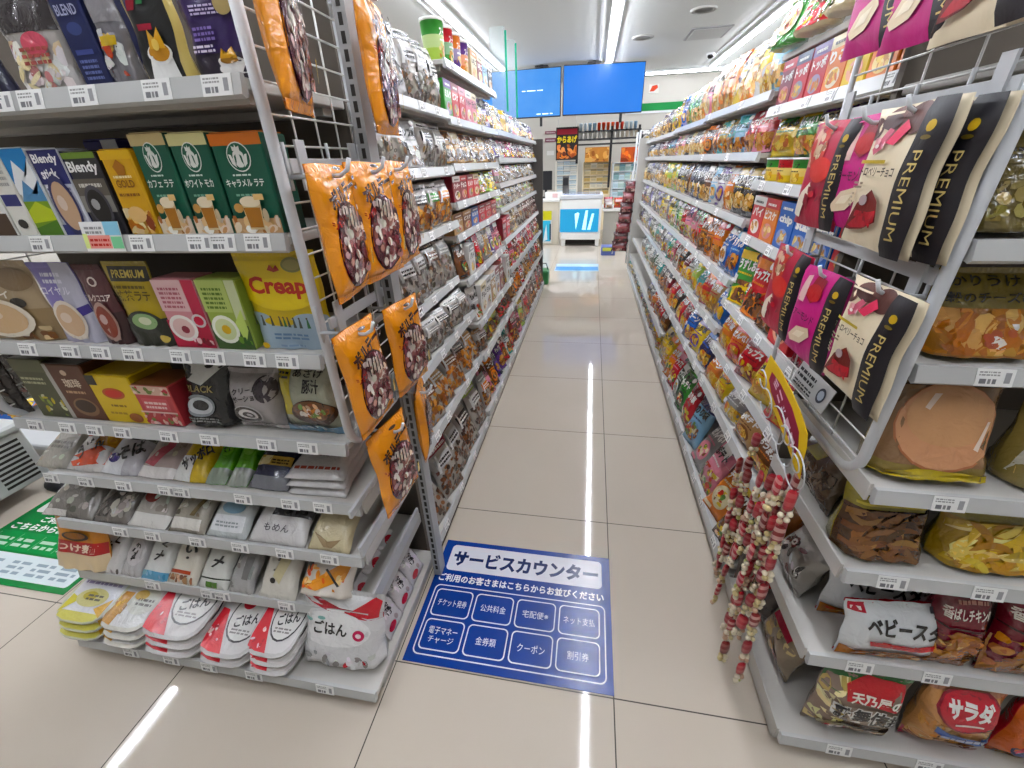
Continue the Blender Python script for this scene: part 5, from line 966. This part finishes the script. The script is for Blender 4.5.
# crisps rack, bay one
RT(0, 0, 'P.dg.c P.c.g P.c.r P.g.c', hmax=.2, dx=-.05, tilt=.28, food='mix')
RT(0, 1, 'S.o.y.fry.りこ S.o.y.fry.りこ S.y.o.fry.りこ S.o.c.fry.りこ S.r.v.fry.トッポ S.r.n.fry.トッポ S.dr.r.fry.トッポ', hmax=.12, hf=.118)
RT(0, 2, 'C.y.g C.y.r C.y.g C.y.r C.y.g C.y.r C.y.g', food='fry', hf=.068)
RT(0, 2, 'B.y.v B.y.n B.c.v B.g.y B.y.g', food='fry', back=.02, zup=.0695, hf=.125)
RT(0, 3, 'S.r.k S.b.b.tan.star S.b.b.tan.star S.b.b.tan.chip S.o.r S.r.w', food='tan')
RT(0, 4, 'P.dr.c S.r.o P.br.r P.r.o P.g.y', food='choc')
RT(0, 5, 'B.tn.r B.y.r B.r.dr B.o.r B.o.y', food='fry', tilt=.3)
RT(0, 6, 'B.br.o B.tn.br B.gr.w B.y.o B.o.y', food='fry', tilt=.4)
RT(0, 7, 'B.br.y B.o.c B.p.w B.gr.p B.lb.n', food='mix', tilt=.45)
# bay two
RT(1, 0, 'B.lb.b B.y.w B.c.o B.w.y B.o.dr B.tn.o B.c.p', hmax=.21, tilt=.2)
RT(1, 1, 'B.r.p B.r.dr B.lb.t B.t.gd B.gd.t B.o.k B.k.o', food='nut')
RT(1, 2, 'B.k.gd B.k.gd B.o.w B.w.v B.w.lb B.br.w B.k.n', food='tan')
RT(1, 3, 'B.b.lb B.b.w B.o.r B.o.br B.br.o B.r.g B.p.g', food='nut', tilt=.2)
RT(1, 4, 'B.b.gr B.tn.r B.r.o B.t.gr B.lg.y B.w.k B.dr.w', food='fry', tilt=.3)
RT(1, 5, 'B.n.b B.y.v B.b.n B.dr.r B.r.o B.k.r', food='fry', tilt=.4)
RT(1, 6, 'B.r.dr B.g.dg B.dg.w B.r.p B.o.p B.y.o B.y.c', food='mix', tilt=.4)
# bays three to five, further off
RT(2, 0, 'B.p.c B.tn.o B.g.dg B.g.t B.g.lg B.lv.b B.y.k', hmax=.19)
RT(2, 1, 'B.o.tn B.k.gr B.tn.c B.k.gr B.p.w B.dr.c B.w.p', food='tan')
RT(2, 2, 'B.k.n B.n.k B.br.k B.dg.y B.k.gr B.lg.y B.y.lg', food='tan')
RT(2, 3, 'B.p.v B.r.br B.lg.w B.g.w B.c.g B.y.c B.gr.v', food='mix')
RT(2, 4, 'B.k.o B.w.br B.dr.p B.g.t B.t.gr B.gr.lv B.k.w', food='mix', tilt=.3)
RT(2, 5, 'B.r.o B.dr.k B.br.dr B.k.gr B.t.w B.dg.w', food='nut', tilt=.35)
RT(2, 6, 'B.br.dr B.r.k B.dr.o B.o.r B.gr.k B.k.lv', food='nut', tilt=.3, hf=.13)
RT(2, 7, 'B.y.gd B.o.y B.y.o B.lv.gr B.gr.lv B.n.gr B.t.g', food='mix', tilt=.35, hf=.12)
RT(3, 0, 'B.y.k B.lg.y B.k.br B.tn.k B.c.br B.w.tn', hmax=.17)
RT(3, 1, 'B.n.lb B.t.n B.br.dr B.dr.w B.w.dr B.k.n', food='tan')
RT(3, 2, 'B.lg.y B.y.lg B.k.gd B.tn.k B.w.tn B.c.gr', food='tan')
RT(3, 3, 'B.c.y B.y.gr B.lv.w B.gr.lv B.k.gr B.w.gr', food='mix')
RT(3, 4, 'B.gr.t B.t.g B.w.gr B.gr.k B.dg.gr B.lv.w', food='mix')
RT(3, 5, 'B.dg.k B.gr.w B.w.gr B.t.gr B.k.gr B.gr.k', food='mix')
RT(3, 7, 'B.n.w B.lv.n B.gr.w B.k.y B.t.w B.gr.w', food='mix', hf=.12)
RT(4, 0, 'B.c.k B.tn.w B.gr.w B.w.gr', hmax=.14)
RT(4, 1, 'B.gr.w B.w.k B.k.w B.n.w', food='tan')
RT(4, 2, 'B.w.gr B.gr.lv B.k.w B.c.gr', food='tan')
RT(4, 3, 'B.lv.gr B.gr.w B.n.lv B.w.gr', food='mix')
RT(4, 4, 'B.gr.w B.w.gr B.lv.k B.k.gr', food='mix')
RT(4, 7, 'B.k.gr B.gr.n B.y.k B.t.k', food='mix', hf=.12)
# nuts rack, bay one
LT(0, 0, 'P.si.k P.k.t P.si.w P.gr.k N.k.si N.k.gr N.si.k', food='grey', hmax=.2)
LT(0, 1, 'N.si.w N.w.si N.gr.w P.si.gr N.w.k N.si.gr', food='grey', tilt=.15)
LT(0, 2, 'N.gr.k N.si.br N.k.gr N.si.k N.w.g N.gr.o', food='nut', hmax=.19)
LT(0, 3, 'N.w.o N.o.tn N.gr.w N.k.w N.k.br N.w.gr', food='grey', tilt=.3)
LT(0, 4, 'N.y.w N.gr.si N.si.gr N.gr.k N.w.k N.si.gr', food='grey', tilt=.4)
LT(0, 5, 'N.br.c N.si.br N.br.tn N.tn.br N.w.k N.gr.tn', food='nut', tilt=.45)
LT(0, 6, 'N.si.w N.dr.si N.br.si N.si.k N.lg.w', food='choc', tilt=.5)
# bay two
LT(1, 0, 'T.lg.g T.g.r T.v.o T.o.v X.c.o X.dr.c X.lb.w X.k.w', hmax=.13)
LT(1, 1, 'X.g.v X.r.dr X.r.p X.p.w X.p.c P.gd.br P.w.lv P.lv.w P.k.v', food='mix')
LT(1, 2, 'P.tn.br P.tn.c P.tn.br P.c.br P.tn.br P.tn.c P.br.tn P.tn.br', food='grey')
LT(1, 3, 'S.dr.w S.dr.r S.r.dr S.r.c P.lg.y P.lg.w P.y.lg P.y.k', food='mix')
LT(1, 4, 'X.tn.br X.br.tn X.b.n X.r.dr X.r.dr X.dr.r', food='mix')
LT(1, 5, 'P.br.k X.w.gr P.r.n P.r.p P.gr.w P.tn.gr P.v.w P.p.v P.p.w', food='mix')
LT(1, 6, 'P.si.w S.w.c S.w.si S.tn.w S.w.dr S.dr.br P.dr.r S.w.gr', food='mix')
LT(1, 7, 'N.tn.w P.lg.br P.y.tn P.lg.y P.br.r P.r.br P.br.dr', food='choc', tilt=.3)
LT(1, 8, 'N.gr.o P.p.br P.br.o P.n.v P.v.n P.r.br P.w.t P.br.r', food='nut', tilt=.35)
# bays three and four
LT(2, 0, 'P.c.gd P.k.w P.gd.y P.k.br P.br.w P.w.p P.v.k', hmax=.13)
LT(2, 1, 'P.v.w P.w.p P.dr.m P.m.dr P.dr.m P.k.dr P.dr.v', food='mix')
LT(2, 2, 'P.p.tn P.tn.br P.br.tn P.w.p P.tn.w P.dr.tn P.k.lg', food='grey')
LT(2, 3, 'P.lg.k P.tn.k P.k.tn P.tn.w P.k.c P.c.k P.br.k', food='grey')
LT(2, 4, 'X.dr.r X.r.dr P.tn.w P.c.br P.tn.c P.br.w P.tn.k', food='grey')
LT(2, 5, 'P.r.dr P.p.r P.dr.br P.br.r P.r.p P.o.br P.dr.r', food='mix')
LT(2, 6, 'P.tn.br P.br.o P.o.br P.r.w P.w.br P.tn.r P.br.tn', food='nut')
LT(2, 7, 'P.dr.p P.p.dr P.lg.y P.br.r P.r.dr P.dr.br', food='nut')
LT(3, 0, 'P.k.w P.br.c P.w.k P.v.k P.k.p P.p.w', hmax=.12)
LT(3, 1, 'P.dr.k P.k.w P.w.dr P.dr.w P.k.dr P.w.k', food='mix')
LT(3, 2, 'P.tn.k P.w.k P.k.tn P.c.tn P.tn.w P.k.w', food='grey')
LT(3, 3, 'P.k.c P.tn.gd P.lg.k P.c.tn P.lg.tn P.tn.k', food='grey')
LT(3, 4, 'P.br.k P.dr.br P.k.br P.br.dr P.k.dr P.dr.k', food='grey')
LT(3, 5, 'P.dr.r P.r.p P.br.r P.dr.br P.r.dr P.br.p', food='mix')
LT(3, 6, 'P.b.r P.r.b P.br.w P.r.br P.o.br P.tn.br', food='nut')
LT(3, 7, 'P.br.r P.dr.br P.k.w P.r.br P.br.dr P.dr.p', food='nut')
# ------------------------------------------------------------------ far end of the shop: screens, counter, freezer, hot food
def rect(px0, py0, px1, py1, Y):
    a, b = on_y(px0, py1, Y), on_y(px1, py0, Y); c = on_y(px0, py0, Y); d = on_y(px1, py1, Y)
    return (a.x+c.x)/2, (a.z+d.z)/2, (b.x+d.x)/2, (b.z+c.z)/2
def slab(name, mat, parent, x0, y0, z0, x1, y1, z1, col='ffffff', bev=0, design=None, seed=1):
    """a box in the parent's frame, printed on the side facing the aisle"""
    mb = MB(); mb.box(x0, y0, z0, x1, y1, z1, col, 0, bev)
    if design: print_on(mb, lambda u, v, l=0: (x0+(x1-x0)*u, y0-l, z0+(z1-z0)*v), x1-x0, z1-z0, design, lift=.002, step=.0015, cell=1, smooth=False, seed=seed)
    return mb.build(name, mat, parent)
def scr_mat(name, col, pw, mixf=.05):
    mt, nt, b = new_mat(name); tc = nt.nodes.new('ShaderNodeTexCoord'); n = nt.nodes.new('ShaderNodeTexNoise'); n.inputs['Scale'].default_value = 3.5
    nt.links.new(tc.outputs['Object'], n.inputs['Vector'])
    mx = nt.nodes.new('ShaderNodeMix'); mx.data_type = 'RGBA'; mx.inputs[6].default_value = C(col); mx.inputs[7].default_value = mixc(col, '9ad8ff', mixf)
    nt.links.new(n.outputs['Fac'], mx.inputs[0]); nt.links.new(mx.outputs[2], b.inputs['Emission Color']); b.inputs['Emission Strength'].default_value = pw
    b.inputs['Base Color'].default_value = C('0a1420'); b.inputs['Roughness'].default_value = .5; b.inputs['Specular IOR Level'].default_value = .2
    return mt
SCREEN = scr_mat('blue_screen_picture', '0c80f4', SCREEN_POWER); SCREEN2 = scr_mat('pale_blue_screen_picture', '2c90f4', SCREEN_POWER, .25); CYAN = scr_mat('cyan_display_picture', '22b4f0', SCREEN_POWER*.9)
for i, (xc, w_, rz, lab) in enumerate([(-1.20, 1.28, -.02, 'paler blue screen hanging from the ceiling, the one nearer the nuts rack'), (.085, 1.23, .12, 'blue screen hanging from the ceiling, the one nearer the middle light line')]):
    t = empty('hanging_screen', (xc, 7.90, 1.862), (0, 0, rz)); tag(t, lab, 'screen', 'blue hanging screens'); h_ = .645
    mb = MB(); mb.box(-w_/2, 0, 0, w_/2, .06, h_, 'ffffff', 0, .006); mb.build('housing', BLACK, t)
    slab('picture', SCREEN if i else SCREEN2, t, -w_/2+.012, -.004, .014, w_/2-.012, -.0006, h_-.012)
    if i == 0: 
        mb = MB(); print_on(mb, lambda u, v, l=0: ((u-.5)*w_, -.0046-l, v*h_), w_, h_, [('l', .52, .55, .78, .58, 1, 'cfe6fa'), ('l', .7, .06, .9, .1, 1, 'cfe6fa')], cell=1, smooth=False); mb.build('caption', glow('pale_caption', 'bfe0fa', .9), t)
    for s in ((.18,) if i else (.26,)):
        mb = MB(); mb.tube([(s*w_-.3*i*w_, .05, h_), (s*w_-.3*i*w_, .05, CEIL-1.8625)], .03, 8); mb.build('ceiling_pole', BLACK, t)
        mb = MB(); mb.box(s*w_-.3*i*w_-.10, .0, h_+.012, s*w_-.3*i*w_+.10, .12, h_+.03); mb.build('bracket', BLACK, t)
    mb = MB(); mb.box(.25*w_-.02, .061, -.12, .25*w_+.02, .09, .2); mb.build('strut', BLACK, t)
# ice cream freezer
t = empty('freezer', (-.155, 7.1, 0)); tag(t, 'white ice cream chest with a glowing cyan front panel at the aisle end', 'freezer')
WP = plain('white_enamel', 'e6e6e2', .3)
slab('body', WP, t, -.31, 0, .10, .31, .62, .70, 'ffffff', .012)
slab('rim', plain('pale_grey_rim', 'c9ccd2', .35), t, -.325, -.012, .702, .325, .63, .765, 'ffffff', .008)
x0, z0, x1, z1 = rect(560, 209, 598.5, 232, 7.098); slab('display_panel', CYAN, t, x0+.155, -.012, z0, x1+.155, -.0005, z1)
mb = MB(); f = lambda u, v, l=0: (x0+.155+(x1-x0)*u, -.013-l, z0+(z1-z0)*v)
print_on(mb, f, x1-x0, z1-z0, [('p', [(.42, .1), (.5, .82), (.46, .86), (.38, .8)], 'b4ecfa'), ('p', [(.58, .1), (.66, .94), (.72, .94), (.68, .1)], 'b4ecfa'), ('p', [(.72, .1), (.82, .8), (.88, .8), (.8, .1)], 'b4ecfa')], lift=.002, cell=1, smooth=False); mb.build('popsicle_picture', glow('pale_popsicle', 'a8ecff', SCREEN_POWER), t)
for x in (-.27, .27): slab('leg', WP, t, x-.03, .02, 0, x+.03, .08, .0995, 'ffffff', .004); slab('leg', WP, t, x-.03, .54, 0, x+.03, .6, .0995, 'ffffff', .004)
slab('plinth', DARK, t, -.24, .1, .02, .24, .5, .099)
mb = MB(); mb.box(-.28, .03, .7655, .28, .58, .772, '8fa0b0'); mb.build('glass_lid', plain('tinted_lid_glass', '8c98b4', .08, 0, .7), t)
# counter
t = empty('service_counter', (-.8, 7.25, 0)); tag(t, 'cream service counter beside the freezer, behind the nuts rack', 'counter')
slab('front_panel', COUNTER, t, -1.6, 0, 0, .29, .05, .66, 'ffffff', .004)
slab('worktop', WP, t, -1.62, -.03, .6605, .30, .75, .70, 'ffffff', .006)
x0, z0, x1, z1 = rect(541, 211, 551.5, 243, 7.22)
o = slab('counter_poster', PAPER, None, x0, 7.235, z0, x1, 7.2485, z1, 'f0f0ea', 0, [('r', 0, .72, 1, 1, 'c8c41c'), ('r', .1, .05, .9, .7, '58b8d8'), ('p', [(.2, .05), (.5, .6), (.6, .1)], 'e8f4f8'), ('r', .8, .1, .95, .6, '2a3a4a')]); tag(o, 'yellow and cyan poster on the cream counter front', 'poster')
t = empty('service_counter', (.75, 7.3, 0)); tag(t, 'low grey counter between the freezer and the crisps rack', 'counter')
slab('front_panel', plain('grey_counter_front', 'a9a69c', .4, 0, .4, .1), t, -.55, 0, 0, .9, .05, .50, 'ffffff', .004); slab('worktop', WP, t, -.57, -.03, .5005, .9, .75, .54, 'ffffff', .006)
for i, (x, w_, h_, c, lab) in enumerate([(.26, .14, .16, '9a2a34', 'red bread packet on the low grey counter'), (.42, .14, .15, 'b8402c', 'orange-red bread packet on the low grey counter'), (.58, .12, .2, 'c8a83c', 'golden box on the low grey counter'), (.27, .12, .10, 'd8c8c0', 'pale packet lying before the bread packets')]):
    o = bag('bread_packet', w_, h_, .08, c, [('r', .1, .6, .9, .8, mixc(c, 'ffffff', .6)), ('b', .1, .1, .9, .5, 12, .02, FOOD['nut'])], 'pillow', FOIL, i+2); put(o, x, 7.38-(i == 3)*.08, .5405, .1, 0, 0); tag(o, lab, 'packet')
# register and printer on the counter
t = empty('cash_register', (-.72, 7.5, .70)); tag(t, 'black cash register screen on the cream counter', 'register')
slab('screen', BLACK, t, -.13, 0, .12, .07, .03, .40, 'ffffff', .006); slab('stand', BLACK, t, -.05, .01, .02, -.01, .05, .12); slab('base', BLACK, t, -.14, -.06, 0, .1, .16, .02, 'ffffff', .004)
t = empty('receipt_printer', (-.43, 7.5, .70)); tag(t, 'grey card terminal with dark keypad by the register', 'terminal')
slab('body', plain('dark_grey_terminal', '55524e', .4), t, -.05, 0, 0, .05, .1, .32, 'ffffff', .008); slab('keypad', BLACK, t, -.04, -.004, .18, .04, -.0005, .29)
t = empty('counter_bin', (-.60, 7.35, .70)); tag(t, 'white tray box at the counter edge under the register', 'box')
slab('box', WP, t, -.14, -.08, 0, .13, .06, .10, 'ffffff', .006); slab('label', PAPER, t, -.02, -.084, .02, .06, -.0805, .08, 'e8c8c8')
# poster, menu boards and cabinets behind the counter
x0, z0, x1, z1 = rect(556, 127, 578, 160, 8.4)
t = empty('hanging_poster', ((x0+x1)/2, 8.4, z0)); tag(t, 'black fried chicken poster with yellow lettering under the screens', 'poster'); W_ = x1-x0; H_ = z1-z0
slab('sheet', PAPER, t, -W_/2, 0, 0, W_/2, .012, H_, '1c1412', 0, [('r', .05, .78, .95, .94, '8a2a34'), ('t', 'からあげ', .05, .52, .95, .74, 'e8d020', 0, .04), ('b', .05, .04, .95, .48, 26, .05, ['a85a30', '8a4424', 'c87a48', '6a3018', 'd89060'])])
mb = MB(); mb.tube([(-W_*.4, .02, H_-.02), (-W_*.4, .02, CEIL-z0)], .004, 5); mb.tube([(W_*.4, .02, H_-.02), (W_*.4, .02, CEIL-z0)], .004, 5); mb.build('cord', CHROME, t)
def cabinet(px0, py0, px1, py1, Y, name, lab, cat, col, shelves, boxes, dep=.35):
    x0, z0, x1, z1 = rect(px0, py0, px1, py1, Y); t = empty(name, ((x0+x1)/2, Y, 0)); tag(t, lab, cat); W_ = x1-x0; m = plain(name+'_finish', col, .45)
    for s in (-1, 1): slab('side_panel', m, t, s*W_/2-.012, 0, 0, s*W_/2+.012, dep, z1)
    slab('back_panel', m, t, -W_/2+.0125, dep-.02, 0, W_/2-.0125, dep, z1); slab('base_cabinet', m, t, -W_/2+.0125, .005, 0, W_/2-.0125, dep-.021, z0)
    n = shelves
    for i in range(n+1): slab('shelf', m, t, -W_/2+.0125, .01, z0+(z1-z0)*i/n, W_/2-.0125, dep-.021, z0+(z1-z0)*i/n+.012)
    for i in range(n):
        k = boxes; q = (W_-.03)/k
        for j in range(k):
            c = R.choice(CABC); zz = z0+(z1-z0)*i/n+.0125; hh = (z1-z0)/n*.78
            o = slab('carton', CARD, None, x0+.015+q*j+.003, Y+.03, zz, x0+.015+q*(j+1)-.003, Y+.16, zz+hh, c, 0, [('r', 0, .7, 1, .95, mixc(c, R.choice(['303030', '2a6a9a', '8a5a2a', 'ffffff']), .5)), ('l', .1, .2, .9, .6, 2, mixc(c, '404040', .45))])
            tag(o, '%s carton, %s along, %s shelf from floor, %s' % (CABN[c], ORD[j], ORD[i], lab.split(' behind')[0]), 'carton', 'cartons in the '+lab.split(' behind')[0])
    return t
CABC = ['f2f4ee', 'dcecf2']; CABN = dict(zip(CABC, ['white', 'pale blue'])); cabinet(556, 161, 577, 194, 8.9, 'cigarette_cabinet', 'white cabinet behind the counter', 'cabinet', 'f0ece0', 7, 3)
CABC = ['f4e4b8', 'ecd49c', 'f8f0d8', 'e4c47c']; CABN = dict(zip(CABC, ['cream', 'tan', 'ivory', 'ochre'])); cabinet(583, 162, 610, 195, 8.9, 'snack_cabinet', 'cream cabinet behind the counter', 'cabinet', 'f2e2c0', 5, 4)
CABC = ['c4dcd4', 'd0e8f0', 'ece4bc', '94b8b8']; CABN = dict(zip(CABC, ['sage', 'sky blue', 'straw', 'teal'])); cabinet(612, 163, 636, 205, 8.7, 'drinks_cabinet', 'pale glass cabinet behind the counter', 'cabinet', 'dce4e8', 5, 4)
# black overhead rack with cup lids, food panels and bottles
x0, z0, x1, z1 = rect(577, 129, 640, 160, 8.55)
t = empty('overhead_rack', ((x0+x1)/2, 8.55, z0)); tag(t, 'black overhead rack with rows of cups above the cream cabinet', 'rack'); W_ = x1-x0; H_ = z1-z0
for f_ in (.98, .72, .56): slab('shelf', BLACK, t, -W_/2, 0, H_*f_-.02, W_/2, .3, H_*f_)
for f_ in (0, .55, .98): slab('post', BLACK, t, -W_/2+W_*f_-.02, .1, -.04 if f_ != .55 else -.45, -W_/2+W_*f_+.02, .14, H_+.05)
for px0, px1, lab, cols in [(585, 609, 'brown roast meat picture panel on the black overhead rack', ['b8804a', '8a5228', 'd8a868', 'e0b070']), (621, 638, 'orange fried food bag on the black overhead rack', ['b85028', 'd8703c', '8a3a20', 'e09058'])]:
    a, zz0, b, zz1 = rect(px0, 147, px1, 162, 8.5); o = slab('food_picture', PAPER, t, a-t.location.x, -.05, zz0-z0, b-t.location.x, 0, zz1-z0, cols[0], 0, [('b', .02, .05, .98, .95, 30, .05, cols), ('r', .0, .0, .3, .3, cols[2])]); o['label'] = lab
for row, (py0, py1, cols) in enumerate([(121, 129, ['c8d4dc', '9ab4c8', 'd84a30', 'e05a38', 'c84030', 'b8c8d0', '8aa8c0']), (136, 143, ['e8e4dc', 'd8d0c4', 'e8dcc8'])]):
    for i in range(13):
        a, zz0, b, zz1 = rect(579+4.6*i, py0, 579+4.6*i+3.6, py1, 8.62); c = cols[i*len(cols)//13]; w_ = b-a
        mb = MB(); mb.lathe([(0, 0), (w_*.38, 0), (w_*.48, (zz1-zz0)*.9), (w_*.5, (zz1-zz0)*.92), (w_*.4, zz1-zz0), (0, zz1-zz0)], 12, c); zb = z0+H_*(.98 if row == 0 else .72)
        o = mb.build('paper_cup', CARD, None, ((a+b)/2, 8.68, zb+.0006)); tag(o, '%s paper cup, %s along %s shelf of the black overhead rack' % ({'c8d4dc': 'pale grey', '9ab4c8': 'blue-grey', 'd84a30': 'red', 'e05a38': 'orange-red', 'c84030': 'brick red', 'b8c8d0': 'silver blue', '8aa8c0': 'steel blue', 'e8e4dc': 'white', 'd8d0c4': 'stone', 'e8dcc8': 'cream'}[c], ORD[i], ['top', 'second'][row]), 'cup', 'paper cups on the overhead rack')
# notices on the wall left of the poster
for i, (a, b, c, d_, col, lab) in enumerate([(519, 149, 541, 153.5, 'c8989c', 'narrow pink notice strip on the far wall, upper'), (519, 156, 541, 160.5, 'c08a90', 'narrow pink notice strip on the far wall, lower'), (545, 131, 556, 134, '8a5a64', 'plum label rail beside the chicken poster, upper'), (545, 138, 556, 142, '7a4a58', 'plum label rail beside the chicken poster, lower'), (546, 144, 555, 160, 'c4c2ba', 'grey blank notice board beside the chicken poster')]):
    x0, z0, x1, z1 = rect(a, b, c, d_, Y1-.03); o = slab('wall_notice', PAPER, None, x0, Y1-.02, z0, x1, Y1-.001, z1, col, 0, [('l', .1, .3, .9, .8, 1, mixc(col, 'ffffff', .5))]); tag(o, lab, 'notice')
x0, z0, x1, z1 = rect(649, 84, 659, 93, Y1-.03); o = slab('wall_sign', PAPER, None, x0, Y1-.02, z0, x1, Y1-.001, z1, 'd8d4ca', 0, [('p', [(.1, .2), (.5, .2), (.9, .6), (.8, .9), (.3, .8)], 'c8503c')]); tag(o, 'small sign with a red mark high on the far wall', 'sign')
# end of the crisps rack: open wire stand and a strip of dark red packets
t = empty('wire_stand', (.49, 5.50, 0)); tag(t, 'white wire stand closing the far end of the crisps rack', 'stand')
for x in (0, .42):
    for y in (0, .36): mb = MB(); mb.tube([(x, y, 0), (x, y, 1.50)], .011, 8); mb.build('post', WHITE, t)
WSH = [.12, .34, .56, .78, 1.0, 1.2, 1.38]
for z in WSH:
    mb = MB(); mb.tube([(0, 0, z), (.42, 0, z), (.42, .36, z), (0, .36, z)], .006, 6, closed=True)
    for k in range(1, 9): mb.tube([(0, .04*k, z+.004), (.42, .04*k, z+.004)], .0025, 4)
    mb.build('wire_shelf', WHITE, t)
for i, z in enumerate(WSH):
    for j in range(3):
        c = R.choice(['k', 'gr', 'w', 'lv', 'n', 'tn', 'lg']); o = goods('B', c, R.choice(['w', 'k', 'gr']), .12, .12, 'mix'); put(o, .56+.13*j, 5.56, z+.007, .1, 0, 0, True)
        tag(o, '%s snack bag, %s along the %s wire shelf from the floor, far wire stand' % (PAL[c][1], ORD[j], ORD[i]), 'snack bag', 'snack bags on the far wire stand')
t = empty('packet_strip', (.40, 5.46, 1.06)); tag(t, 'strip of dark red snack packets hanging at the far end of the crisps rack', 'packet strip')
mb = MB(); mb.tube([(.05, 0, .06), (-.12, -.02, -.86)], .008, 6); mb.build('hanger', WHITE, t)
for i in range(7):
    o = bag('packet', .13+.01*i, .12, .06, ['5a1c24', '7a2830', '4a161c'][i % 3], [('r', .1, .3, .9, .5, '9a5a5c'), ('b', .1, .05, .9, .3, 8, .02, ['8a4a4a', 'b8908a', '3a1418'])], 'pillow', FOIL, i+2, nu=8, nv=8); o.parent = t; o.location = (.03-.012*i, -.035, -.06-.11*(i+1)); o.rotation_euler = (-.25, 0, -.2+.1*(i % 3))
mb = MB()
t = empty('storage_crate', (.27, 6.35, 0)); tag(t, 'blue crate on the floor at the far end of the crisps rack', 'crate')
slab('crate_body', plain('blue_crate_plastic', '4a5a9a', .4), t, -.1, 0, 0, .1, .2, .12, 'ffffff', .008); slab('crate_label', PAPER, t, -.08, -.004, .06, .08, -.0005, .11, 'b8c060')
t = empty('shopping_basket', (-.53, 4.78, 0)); tag(t, 'small green basket on the floor at the far end of the nuts rack', 'basket')
mb = MB(); mb.box(-.09, -.09, 0, .09, .09, .15, '2f7a3c', 0, .012); mb.build('basket_body', plain('green_plastic', '2c7a40', .4), t); mb = MB(); mb.tube([(-.08, 0, .15), (-.06, 0, .22), (.06, 0, .22), (.08, 0, .15)], .006, 6); mb.build('handle', BLACK, t)
a, b = on_z(554, 271, 0), on_z(598.5, 264, 0)
floor_mat_obj('floor_mat', a.x, a.y, b.x, b.y, 'b8d4e8', [('r', .02, .1, .98, .55, '6a9ad0'), ('r', .02, .65, .98, .95, 'd8ecf4')], 'pale blue floor mat lying before the ice cream freezer')
# clear pop-up cards above the nuts rack
ACR = plain('clear_acrylic_card', 'd4e8e4', .15, 0, .6)
_b = ACR.node_tree.nodes['Principled BSDF']; _b.inputs['Alpha'].default_value = .16
for i, (px_, py0, py1, w_, lab) in enumerate([(499, 30, 92, .09, 'tall clear acrylic card on top of the nuts rack, nearer one'), (511, 42, 96, .07, 'clear acrylic card with teal edge on top of the nuts rack, farther one')]):
    p0 = on_x(px_, py1, -.60); p1 = on_x(px_, py0, -.60); t = empty('display_card', (-.60, p0.y, 1.4)); tag(t, lab, 'card')
    hh = p1.z-1.4; slab('card', ACR, t, -w_/2, 0, .01, w_/2, .004, hh); slab('edge', PAPER, t, w_/2, 0, .12, w_/2+.012, .004, hh-.02, '3aa888'); slab('foot', ACR, t, -w_/2, -.03, .0005, w_/2, .03, .0095)

# low plinth of bright packets beyond the coffee rack
t = empty('display_plinth', (-2.86, 1.40, 0)); tag(t, 'low grey plinth of bright packets behind the cooler box', 'plinth')
slab('plinth_top', WHITE, t, -.45, -.2, .09, .45, .2, .12, 'ffffff', .006); slab('plinth_base', GREY, t, -.41, -.16, 0, .41, .16, .0895)
for i, (c, n_) in enumerate([('lb', 'pale blue'), ('y', 'yellow'), ('o', 'orange'), ('lg', 'lime')]):
    o = goods('B', c, ['w', 'b', 'y', 'o'][i], .19, .22, 'fry'); put(o, -3.18+.21*i, 1.36, .1205, 1.05, .2, 0); tag(o, '%s packet lying on the low plinth behind the cooler box' % n_, 'packet', 'packets on the low plinth')
# ------------------------------------------------------------------ world and output look
w = bpy.data.worlds.new('world'); S.world = w; w.use_nodes = True
w.node_tree.nodes['Background'].inputs[0].default_value = (.8, .85, .9, 1); w.node_tree.nodes['Background'].inputs[1].default_value = .05
vs = S.view_settings; vs.view_transform = 'Standard'; vs.look = 'None'; vs.exposure = EXPOSURE; vs.gamma = 1; vs.use_curve_mapping = False
S.display_settings.display_device = 'sRGB'
S.cycles.max_bounces = 8; S.cycles.diffuse_bounces = 4; S.cycles.glossy_bounces = 3
S.cycles.use_denoising = True
